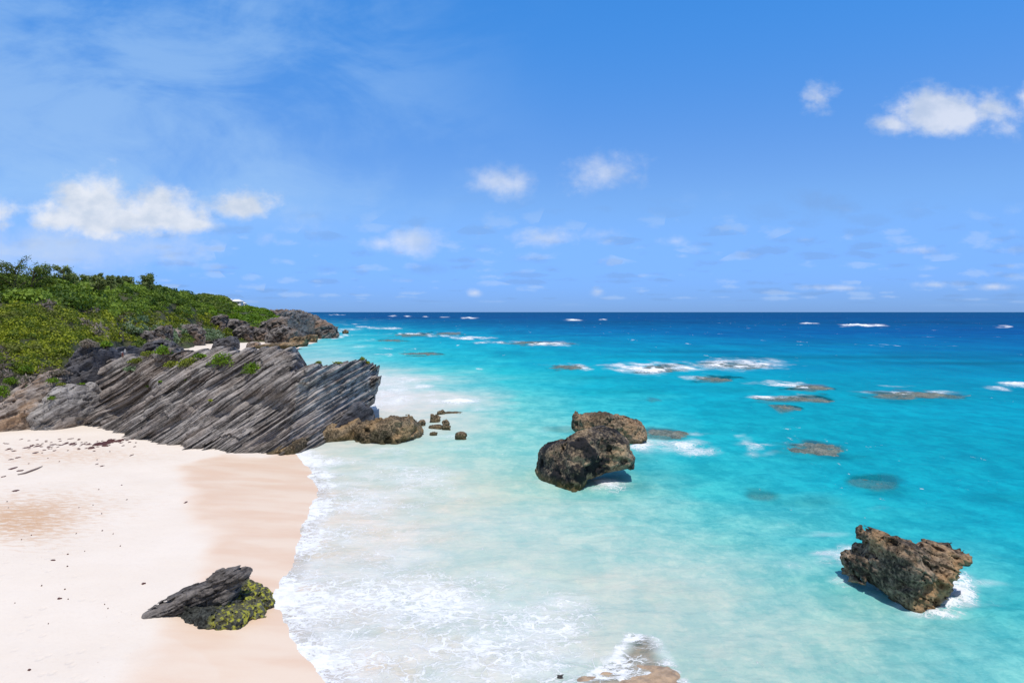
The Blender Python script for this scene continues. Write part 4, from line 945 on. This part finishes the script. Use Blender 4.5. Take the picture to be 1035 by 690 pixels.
def scatter_scrub(name, mat, zone, n_b, rr, leaf, per, label, seed, hk=.75, jitter=.7, aspect=1.5):
    rng = np.random.default_rng(seed); VV = []; FF = []; TT = []; off = 0
    centers = zone(rng, n_b)
    for (x, y, z) in centers:
        r = rng.uniform(*rr); n = int(per * r * r)
        P, D = bush_points((x, y, z - .15 * r), r, r * hk * rng.uniform(.8, 1.2), n, rng)
        V, F = leaf_quads(P, D, leaf, rng, jitter, aspect)
        VV.append(V); FF.append(F + off); off += len(V)
        tt = np.clip(rng.uniform(-.15, 1.15) + rng.normal(0, .22, n), 0, 1); TT.append(np.repeat(tt, 4))
    if not VV: return
    o = mesh_obj(name, np.concatenate(VV), np.concatenate(FF), mat, smooth=False, attrs={'tint': np.concatenate(TT)})
    tag(o, label, 'scrub', kind='stuff')
def zone_poly(poly, Dmin, Dmax, extra=None):
    """random hill points whose picture position lies in poly"""
    def f(rng, n):
        out = []; P = np.array(poly, float); x0, x1 = P[:, 0].min(), P[:, 0].max()
        tries = 0
        while len(out) < n and tries < 60:
            tries += 1
            a = rng.uniform(x0, x1, 400); Y = rng.uniform(Dmin, Dmax, 400)
            X = (a - CX) / FPX * Y; Z = hill_z(X, Y); px, py = project(X, Y, Z)
            ok = (poly_sd(px, py, P) < 0) & (Z > sand_z(X, Y) + .3)
            out += list(zip(X[ok], Y[ok], Z[ok]))
        return out[:n]
    return f
scatter_scrub('dark_hill_scrub', L_deep, zone_poly([(-60, 284), (60, 286), (130, 286), (175, 290), (200, 300), (210, 318), (190, 322), (150, 312), (120, 318), (90, 316), (40, 306), (-60, 302)], 100, 300), 1050, (1.3, 4.2), .42, 42, 'deep green glossy scrub covering the top of the hillside', 1, hk=.6)
scatter_scrub('olive_scrub', L_olive, zone_poly([(-200, 255), (50, 284), (90, 290), (70, 308), (-60, 312), (-200, 320)], 95, 200), 170, (1.4, 2.6), .30, 60, 'olive dark scrub at the upper left of the hillside', 2, hk=.8)
scatter_scrub('yellow_green_scrub', L_yel, zone_poly([(-100, 318), (0, 308), (60, 312), (100, 322), (110, 345), (90, 352), (68, 345), (60, 372), (30, 378), (0, 372), (-100, 385)], 72, 125), 420, (.7, 1.6), .19, 120, 'yellow green low scrub on the slope above the left rocks', 3, hk=.8)
scatter_scrub('mid_scrub', L_yel, zone_poly([(90, 318), (160, 316), (205, 318), (235, 325), (238, 334), (205, 338), (170, 335), (140, 345), (118, 345), (95, 338)], 110, 290), 260, (1.0, 2.2), .36, 40, 'mixed olive and yellow scrub across the middle of the slope', 4)
scatter_scrub('dry_scrub', L_twig, zone_poly([(-60, 345), (0, 352), (20, 375), (60, 376), (70, 398), (30, 398), (-60, 410)], 70, 95), 90, (.6, 1.2), .17, 130, 'leafless grey brown twiggy scrub above the brown outcrop', 5, aspect=5, jitter=1.2)
scatter_scrub('dry_hill_scrub', L_twig, zone_poly([(30, 308), (100, 312), (170, 322), (240, 325), (240, 338), (150, 340), (100, 345), (60, 328)], 95, 270), 60, (.8, 1.8), .30, 55, 'patches of leafless grey brush among the green scrub', 6, aspect=4, jitter=1.2)
scatter_scrub('silver_scrub', L_grey, zone_poly([(112, 322), (140, 322), (165, 330), (182, 328), (190, 338), (170, 348), (140, 338), (118, 332)], 120, 250), 34, (1.2, 2.4), .35, 60, 'silver green scrub patches above the tan rock', 7)
scatter_scrub('low_scrub', L_olive, zone_poly([(128, 334), (200, 330), (240, 334), (250, 344), (215, 343), (175, 346), (150, 352), (130, 352)], 120, 290), 130, (.7, 1.7), .34, 50, 'low olive scrub between the grey rocks above the back beach', 11)
scatter_scrub('headland_scrub', L_bright, zone_poly([(215, 303), (240, 309), (258, 312), (268, 313), (280, 322), (258, 334), (240, 332), (215, 322), (200, 312)], 230, 460), 300, (1.6, 3.2), .6, 22, 'bright green scrub between the round hill and the headland', 8, hk=.55)
scatter_scrub('dome_scrub', L_olive, zone_poly([(196, 296), (208, 296), (222, 299), (236, 308), (232, 316), (205, 314), (190, 306)], 270, 360), 170, (2.0, 3.6), .7, 22, 'dense dark scrub capping the round far hill', 9, hk=.5)
scatter_scrub('rusty_scrub', L_rust, zone_poly([(66, 285), (105, 284), (100, 296), (70, 298)], 120, 180), 16, (1.0, 2.0), .35, 50, 'rusty brown tinged scrub at the crest below the small trees', 10)

def bush(px, py, rpx, hpx, mat, label, D=None, seed=0, leaf=None, name='shrub', group=None, lift=0.0, aspect=1.6, dens=1.0, p=None):
    rng = np.random.default_rng(900 + seed)
    if p is None: p = AT(px, py, D) if D else ground(px, py)
    s = p[1] / FPX; r = rpx * s; hh = hpx * s
    n = int(dens * min(9000, 260 * max(r, .5) ** 1.2 * (1 + hh)))
    leaf = leaf or max(.12, s * 1.35)
    VV = []; off = 0; P, Dn = [], []
    for k in range(7):
        a = rng.uniform(0, 6.28); q = rng.uniform(.15, .55) if k else 0
        cc = (p[0] + math.cos(a) * q * r, p[1] + math.sin(a) * q * r, p[2] + rng.uniform(0, .25) * hh)
        pp, dd = bush_points(cc, r * rng.uniform(.5, .75), hh * rng.uniform(.55, .8), n // 7, rng); P.append(pp); Dn.append(dd)
    P = np.concatenate(P); Dn = np.concatenate(Dn)
    V, F = leaf_quads(P, Dn, leaf, rng, .8, aspect)
    tt = np.repeat(np.clip(.5 + .35 * fbm(P[:, 0] / (r * .5), P[:, 1] / (r * .5), P[:, 2] / (r * .5), 2, 3) + rng.normal(0, .15, len(P)), 0, 1), 4)
    e = bpy.data.objects.new(name, None); S.collection.objects.link(e); e.location = p
    mesh_obj('foliage', V, F, mat, loc=tuple(p), parent=e, smooth=False, attrs={'tint': tt})
    # short woody stems
    sv = []; sf = []; so_ = 0
    for k in range(5):
        a = rng.uniform(0, 6.28); tip = np.array(p) + np.array([math.cos(a) * r * .5, math.sin(a) * r * .5, hh * .6])
        v, f = tube([np.array(p) - [0, 0, .2], (np.array(p) + tip) / 2 + rng.normal(0, .05 * r, 3), tip], [.06 * r + .02, .04 * r + .015, .01 * r + .01], 5)
        sv.append(v); sf.append(f + so_); so_ += len(v)
    mesh_obj('stem', np.concatenate(sv), np.concatenate(sf), M_bark, loc=tuple(p), parent=e)
    return tag(e, label, 'shrub', group)
def tube(path, rad, n=6):
    path = [np.asarray(q, float) for q in path]; V = []
    for i, q in enumerate(path):
        d = path[min(i + 1, len(path) - 1)] - path[max(i - 1, 0)]; d /= np.linalg.norm(d) + 1e-9
        a = np.cross(d, [.3, .9, .2]); a /= np.linalg.norm(a); b = np.cross(d, a)
        for k in range(n):
            t = 2 * math.pi * k / n; V.append(q + rad[i] * (math.cos(t) * a + math.sin(t) * b))
    return np.array(V), grid_faces(len(path), n, True)
def rock_hit(px, py):
    x, y, dz = ray(px, py); dg = bpy.context.evaluated_depsgraph_get()
    ok, loc, nor, idx, ob, mtx = S.ray_cast(dg, Vector((0, 0, H)), Vector((x, y, dz)).normalized())
    return np.array(loc) if ok else None
bpy.context.view_layer.update()
for i, (a, b, r, hh, mt_, lab, lf) in enumerate([
    (190, 370, 13, 10, L_yel, 'spreading yellow green shrub on the cliff, left of the round bright ones', .13),
    (174, 370, 9, 6, L_yel, 'low dull shrub on the upper left of the cliff face', .13),
    (223, 369, 11, 14, L_bright, 'round bright green shrub on the cliff, middle of the three', .12),
    (256, 376, 11, 11, L_bright, 'round bright green shrub on the cliff, the one nearest the sea', .12),
    (203, 361, 8, 5, L_bright, 'small green shrub on the crest between the yellow and round shrubs', .12),
    (140, 366, 11, 5, L_yel, 'low olive shrub on the cliff crest near the small patch of sand', .14),
    (150, 359, 10, 5, L_yel, 'green tuft on the cliff crest right of the small patch of sand', .14),
    (165, 357, 10, 9, L_bright, 'upright green shrub at the back edge of the cliff crest', .14),
    (132, 374, 10, 5, L_grey, 'pale grey green shrub on the left shoulder of the cliff', .12),
    (53, 386, 8, 5, L_bright, 'yellow green shrub perched on the left outcrop', .11),
    (63, 389, 5, 3, L_yel, 'small yellow tuft on top of the rounded grey block', .09),
    (53, 403, 5, 4, L_bright, 'small green tuft on the face of the grey block', .09),
    (4, 400, 9, 12, L_bright, 'bright green shrub on the brown outcrop at the left edge', .12),
    (10, 388, 9, 9, L_bright, 'leafy green shrub above the one at the left edge', .12),
    (28, 375, 10, 6, L_bright, 'low green shrub on the upper rim of the brown outcrop', .12),
    (108, 350, 8, 6, L_bright, 'fresh green shrub over the dark hollow', .14),
    (60, 378, 13, 5, L_twig, 'dry grey shrub between the yellow scrub and the grey block', .12),
    (88, 350, 10, 9, L_twig, 'dry bare shrub hanging over the dark hollow', .14),
    (83, 388, 4, 1.6, L_bright, 'tiny green tuft where the grey block meets the cliff', .09),
    (150, 391, 2.5, 3, L_bright, 'tiny green tuft low on the left part of the cliff face', .1),
    (162, 386, 2.2, 2, L_bright, 'tiny green tuft in a crack right of the lower tuft', .1),
    (187, 384, 2.6, 3, L_bright, 'tiny green tuft in the middle of the cliff face', .1),
    (213, 405, 2.2, 2, L_yel, 'tiny yellowish tuft lowest on the cliff face', .1),
    (366, 362, 3, 4, L_yel, 'grassy tuft on the highest point of the cliff tip', .09),
    (371, 366, 3.2, 4, L_yel, 'grassy tuft just seaward of the cliff tip crest', .09),
    (322, 362, 4, 2.5, L_yel, 'low grassy tuft in the notch of the cliff crest', .09),
    (342, 361, 5, 2, L_yel, 'sparse grassy tuft between the notch and the cliff tip', .09)]):
    for q in range(14):
        p = rock_hit(a, b + q * 1.0)
        if p is not None and p[1] < 92: break
    else: p = AT(a, b + 3, 72)
    bush(a, b, r, hh, mt_, lab, seed=i, leaf=lf, p=p)
for i, (a, b, r, hh, mt_, lab) in enumerate([
    (210, 343, 14, 10, L_grey, 'large silver green bush at the edge of the back beach'), (157, 337, 9, 7, L_grey, 'silver green bush over the beige rocks'),
    (230, 339, 5, 4, L_yel, 'small yellow green bush among the grey rocks of the back beach'), (172, 345, 4, 9, L_grey, 'narrow silver green bush between two tan rocks'), (134, 336, 9, 6, L_grey, 'pale silvery bush left of the tan slab-sided rock')]):
    bush(a, b, r, hh, mt_, lab, seed=60 + i)

def tree(px, py, hpx, wpx, label, seed, mat=None, name='tree'):
    rng = np.random.default_rng(seed); p = ground(px, py)
    if p[1] > 350 or p[1] < 60: p = AT(px, py, 140)
    s = p[1] / FPX; hh = hpx * s * 1.1; w = wpx * s
    e = bpy.data.objects.new(name, None); S.collection.objects.link(e); p = p - np.array([0, 0, .28 * hh]); e.location = p; hh *= 1.3
    tv = []; tf = []; off = 0
    lean = rng.uniform(-.12, .12); top = p + np.array([lean * hh, 0, hh * .9])
    v, f = tube([p, p + (top - p) * .5 + rng.normal(0, .03 * hh, 3), top], [.035 * hh + .05, .025 * hh + .03, .01 * hh], 7); tv.append(v); tf.append(f); off += len(v)
    LV = []; LF = []; LT = []; lo_ = 0
    for k in range(30):
        t = rng.uniform(.02, 1.0); b0 = p + (top - p) * t; a = rng.uniform(0, 6.28)
        L = w * .55 * (1.15 - .6 * t) * rng.uniform(.6, 1.2)
        tip = b0 + np.array([math.cos(a) * L, math.sin(a) * L, hh * .16 * rng.uniform(.3, 1.7)])
        v, f = tube([b0, (b0 + tip) / 2 + [0, 0, .02 * hh], tip], [.014 * hh + .02, .01 * hh + .01, .006 * hh], 4); tv.append(v); tf.append(f + off); off += len(v)
        m_ = 75; q = rng.random(m_) ** .6
        P = b0 + (tip - b0) * (.25 + .8 * q)[:, None] + rng.normal(0, 1, (m_, 3)) * np.array([.07 * w, .07 * w, .045 * hh])
        V, F = leaf_quads(P, (tip - b0)[None] / (np.linalg.norm(tip - b0)) * .3 + np.array([[0, 0, .5]]), max(.14, s * .85), rng, 1.0, 3.0)
        LV.append(V); LF.append(F + lo_); lo_ += len(V); LT.append(np.repeat(np.clip(rng.uniform(.1, .9) + rng.normal(0, .15, m_), 0, 1), 4))
    mesh_obj('trunk', np.concatenate(tv), np.concatenate(tf), M_bark, loc=tuple(p), parent=e)
    mesh_obj('crown', np.concatenate(LV), np.concatenate(LF), mat or L_pine, loc=tuple(p), parent=e, smooth=False, attrs={'tint': np.concatenate(LT)})
    return tag(e, label, 'tree', 'wind-shaped trees on the hill crest')
for i, (a, b, hp, wp, lab) in enumerate([
    (-6, 302, 32, 36, 'dark bushy tree cut by the left edge of the picture'), (18, 302, 32, 30, 'tallest bushy tree of the dark clump at the left'),
    (33, 300, 26, 30, 'broad dark tree in the middle of the left clump'), (47, 295, 22, 18, 'sparse open-topped tree at the right of the dark clump'),
    (64, 290, 16, 20, 'lone airy tree right of the dark clump'), (74, 291, 10, 14, 'short rounded tree beside the lone airy tree'),
    (88, 290, 9, 13, 'small crest tree, leftmost of the row of little trees'), (99, 290, 10, 14, 'feathery crest tree, second in the row of little trees'),
    (112, 290, 9, 9, 'little round crest tree in the middle of the row'), (121, 290, 8, 6, 'thin crest tree, narrowest of the row'), (129, 290, 8, 13, 'low spreading crest tree at the end of the row'),
    (152, 294, 13, 19, 'wind-bent tree standing alone on the crest at the right')]):
    tree(a, b, hp, wp, lab, 300 + i, mat=L_olive if a < 50 else L_pine)

# ------------------------------------------------------------------ houses, person, seaweed, driftwood
def box(c, sz):
    v = np.array([[x, y, z] for x in (-.5, .5) for y in (-.5, .5) for z in (-.5, .5)]) * sz + c
    return v, np.array([[0, 1, 3, 2], [4, 6, 7, 5], [0, 4, 5, 1], [2, 3, 7, 6], [0, 2, 6, 4], [1, 5, 7, 3]])
def house(px, py, w, hgt, D, label):
    p = AT(px, py, D); e = bpy.data.objects.new('cottage', None); S.collection.objects.link(e); e.location = p
    v, f = box(p + [0, 0, hgt / 2 - 1.5], np.array([w, w * .7, hgt + 3])); mesh_obj('wall', v, f, M_white, loc=tuple(p), parent=e, smooth=False)
    # hipped white roof with eaves
    a, b, z = w * .56, w * .41, p[2] + hgt + .01
    v = np.array([[p[0] - a, p[1] - b, z], [p[0] + a, p[1] - b, z], [p[0] + a, p[1] + b, z], [p[0] - a, p[1] + b, z], [p[0] - a * .4, p[1], z + w * .22], [p[0] + a * .4, p[1], z + w * .22]])
    f = np.array([[0, 1, 5, 4], [2, 3, 4, 5], [1, 2, 5, 5], [3, 0, 4, 4], [3, 2, 1, 0]])
    me = bpy.data.meshes.new('roof'); me.from_pydata((v - p).tolist(), [], [list(dict.fromkeys(q)) for q in f.tolist()]); me.materials.append(M_white)
    r = bpy.data.objects.new('roof', me); S.collection.objects.link(r); r.parent = e
    for k in (-.28, 0, .28):
        v, f = box(p + [k * w, -w * .35 - .03, hgt * .55], np.array([w * .13, .1, hgt * .4])); mesh_obj('window', v, f, M_window, loc=tuple(p), parent=e, smooth=False)
    return tag(e, label, 'house', 'white cottages behind the far hill')
house(230, 306.6, 4.0, 1.9, 350, 'small white cottage touching the slope of the round hill, leftmost of three')
house(239.5, 307.8, 5.2, 1.6, 352, 'long white roofed cottage, middle of three behind the scrub')
house(245, 309.6, 3.4, 1.5, 356, 'white cottage nearest the headland, rightmost of three')
bush(240, 308.5, 9, 4.8, L_pine, 'dark rounded tree clump behind the white cottages', D=400, seed=77)

def capsules(C, h, mat, name, parent, loc):
    C = [(np.array(a, float), np.array(b, float), r0, r1) for a, b, r0, r1 in C]
    allp = np.array([p for c_ in C for p in c_[:2]]); lo = allp.min(0) - .2; hi = allp.max(0) + .2
    ax = [np.arange(lo[i], hi[i] + h, h) for i in range(3)]; X, Y, Z = np.meshgrid(*ax, indexing='ij'); P = np.stack([X, Y, Z], -1)
    F = np.full(X.shape, 9.0)
    for a, b, r0, r1 in C:
        e = b - a; t = np.clip(((P - a) @ e) / max(e @ e, 1e-9), 0, 1)
        d = np.linalg.norm(P - a - t[..., None] * e, axis=-1) - (r0 + (r1 - r0) * t)
        k = .03; hh = np.clip(.5 + .5 * (F - d) / k, 0, 1); F = F * (1 - hh) + d * hh - k * hh * (1 - hh)
    V, Q = surface_nets(F, lo, h); return mesh_obj(name, V + loc, Q, mat, loc=tuple(loc), parent=parent)
def person():
    q = G(124, 361.5, 1.5); p = np.array([q[0], q[1], 1.5])
    bpy.context.view_layer.update(); hit = rock_hit(124, 361.5)
    if hit is not None and hit[1] > 60: p = hit
    e = bpy.data.objects.new('person', None); S.collection.objects.link(e); e.location = p
    k = 5.8 * p[1] / FPX / 1.7; k = min(k, 1.0)
    body = [((-.09, 0, .88), (-.10, .02, .48), .085, .06), ((-.10, .02, .48), (-.10, .04, .07), .058, .04), ((-.10, .04, .05), (-.11, -.14, .035), .045, .035), ((.09, 0, .88), (.11, -.03, .48), .085, .06), ((.11, -.03, .48), (.11, .02, .07), .058, .04), ((.11, .02, .05), (.12, -.16, .035), .045, .035),
            ((0, 0, .92), (0, 0, 1.30), .13, .15), ((-.17, 0, 1.37), (.17, 0, 1.37), .06, .06), ((0, 0, 1.4), (0, -.01, 1.52), .055, .05), ((0, -.01, 1.57), (0, -.015, 1.62), .085, .09), ((0, -.10, 1.58), (0, -.11, 1.56), .018, .018),
            ((-.20, 0, 1.36), (-.25, .02, 1.08), .05, .04), ((-.25, .02, 1.08), (-.24, -.06, .82), .038, .03), ((-.24, -.06, .82), (-.235, -.08, .70), .034, .02), ((.20, 0, 1.36), (.25, .02, 1.08), .05, .04), ((.25, .02, 1.08), (.24, -.06, .82), .038, .03), ((.24, -.06, .82), (.235, -.08, .70), .034, .02)]
    for s_ in (-1, 1):
        for j in range(4): body.append(((s_ * .235, -.10 + j * .02, .71), (s_ * .23, -.11 + j * .022, .63 + .01 * (j % 2)), .010, .008))
    sc = lambda L: [(np.array(a) * k, np.array(b) * k, r0 * k, r1 * k) for a, b, r0, r1 in L]
    capsules(sc(body), .02 * k, M_skin, 'body', e, p)
    capsules(sc([((0, 0, .90), (0, 0, 1.30), .15, .17), ((-.18, 0, 1.36), (.18, 0, 1.36), .075, .075), ((-.20, 0, 1.35), (-.235, .01, 1.18), .07, .06), ((.20, 0, 1.35), (.235, .01, 1.18), .07, .06)]), .02 * k, M_cloth, 'shirt', e, p)
    capsules(sc([((-.09, 0, .90), (-.105, .01, .55), .11, .085), ((.09, 0, .90), (.115, -.02, .55), .11, .085), ((-.05, 0, .93), (.05, 0, .93), .13, .13)]), .02 * k, M_cloth, 'shorts', e, p)
    capsules(sc([((0, .02, 1.64), (0, .02, 1.60), .095, .09)]), .02 * k, M_hair, 'hair', e, p)
    tag(e, 'tiny distant person in dark red clothes standing on the small sand patch', 'person')
person()

def flat_blobs(name, pts, mat, label, cat, kind=None, seed=0, hgt=.05):
    rng = np.random.default_rng(seed); VV = []; FF = []; off = 0; base = None
    for (a, b, w, hp) in pts:
        p = ground(a, b)
        if base is None: base = p
        s = p[1] / FPX; rx = w * s / 2; ry = hp / 2 * p[1] ** 2 / (FPX * (H - p[2])); n = 16
        an = np.linspace(0, 2 * math.pi, n, endpoint=False); rr_ = 1 + rng.normal(0, .22, n)
        rings = []
        for q, zz in ((0.02, hgt), (.5, hgt * .9), (.85, hgt * .6), (1.0, -.03)):
            X = p[0] + rx * q * rr_ * np.cos(an); Y = p[1] + ry * q * rr_ * np.sin(an)
            rings.append(np.stack([X, Y, p[2] + zz * (1 + rng.normal(0, .35, n))], 1))
        VV.append(np.concatenate(rings)); FF.append(grid_faces(4, n, True) + off); off += 4 * n
    o = mesh_obj(name, np.concatenate(VV), np.concatenate(FF), mat, loc=tuple(base)); return tag(o, label, cat, kind=kind)
rng = np.random.default_rng(77)
mainc = [(102, 449, 13, 4.5), (108, 447.5, 12, 2.5), (113, 446.5, 12, 2.0), (118, 446, 10, 1.6), (123, 445, 5, 1.4), (97, 450, 6, 2), (92, 453, 6, 1.6), (112, 445, 5, 1.5), (106, 451, 6, 1.2)]
flat_blobs('seaweed_heap', mainc, M_weed, 'dark red brown heap of washed up seaweed on the sand below the cliff', 'seaweed', hgt=.10, seed=1)
bits = [(38, 451, 5, 2.2), (27, 452.5, 5, 2), (36, 457.5, 5, 1.8), (8, 454.5, 3, 1.5), (14, 456, 4, 1.2), (18, 462.5, 4, 1.5), (11, 464.5, 5, 1), (14, 473, 5, 3), (20, 476, 6, 1.6), (3, 482, 3, 1.5), (53, 449.5, 6, 1.2), (62, 450, 3, 1), (73, 448.8, 8, 1.3), (66, 448.5, 4, 1.5), (84, 449, 4, 1.2), (89, 449, 6, 1.2), (129, 442.5, 7, 1.6), (133, 443, 5, 1.2), (16, 496, 7, 2.2), (103, 471, 3, 1.2), (98, 469, 2, 1.5), (133, 460, 2, 2), (45, 455, 4, .8), (55, 455.5, 3, 1), (145, 590, 5, 2.0), (60, 605, 4, 1.6), (30, 678, 3, 2), (188, 508, 2.5, 1.8), (54, 566, 5, 1.4)]
for _ in range(110):
    a = rng.normal(75, 55); b = 449 + rng.normal(0, 3.5) + (75 - a) * .03
    if 0 < a < 140: bits.append((a, b, rng.uniform(1, 3), rng.uniform(.5, 1.2)))
for _ in range(30):
    bits.append((rng.uniform(0, 130), rng.uniform(455, 640), rng.uniform(.6, 1.6), rng.uniform(.4, .8)))
flat_blobs('seaweed_bits', [q for q in bits if q[1] > 440], M_weed, 'scattered dark scraps of seaweed strewn along the high tide line', 'seaweed', kind='stuff', seed=2, hgt=.035)
def drift():
    pts = [ground(a, b) + [0, 0, .06] for a, b in [(18, 480.5), (25, 479), (32, 476.5), (38, 474), (43, 471.5)]]
    v, f = tube(pts, [.03, .05, .06, .045, .02], 8); o = mesh_obj('driftwood', v, f, M_drift, loc=tuple(pts[0]))
    tag(o, 'thin dark driftwood branch lying on the sand near the left edge', 'driftwood')
drift()
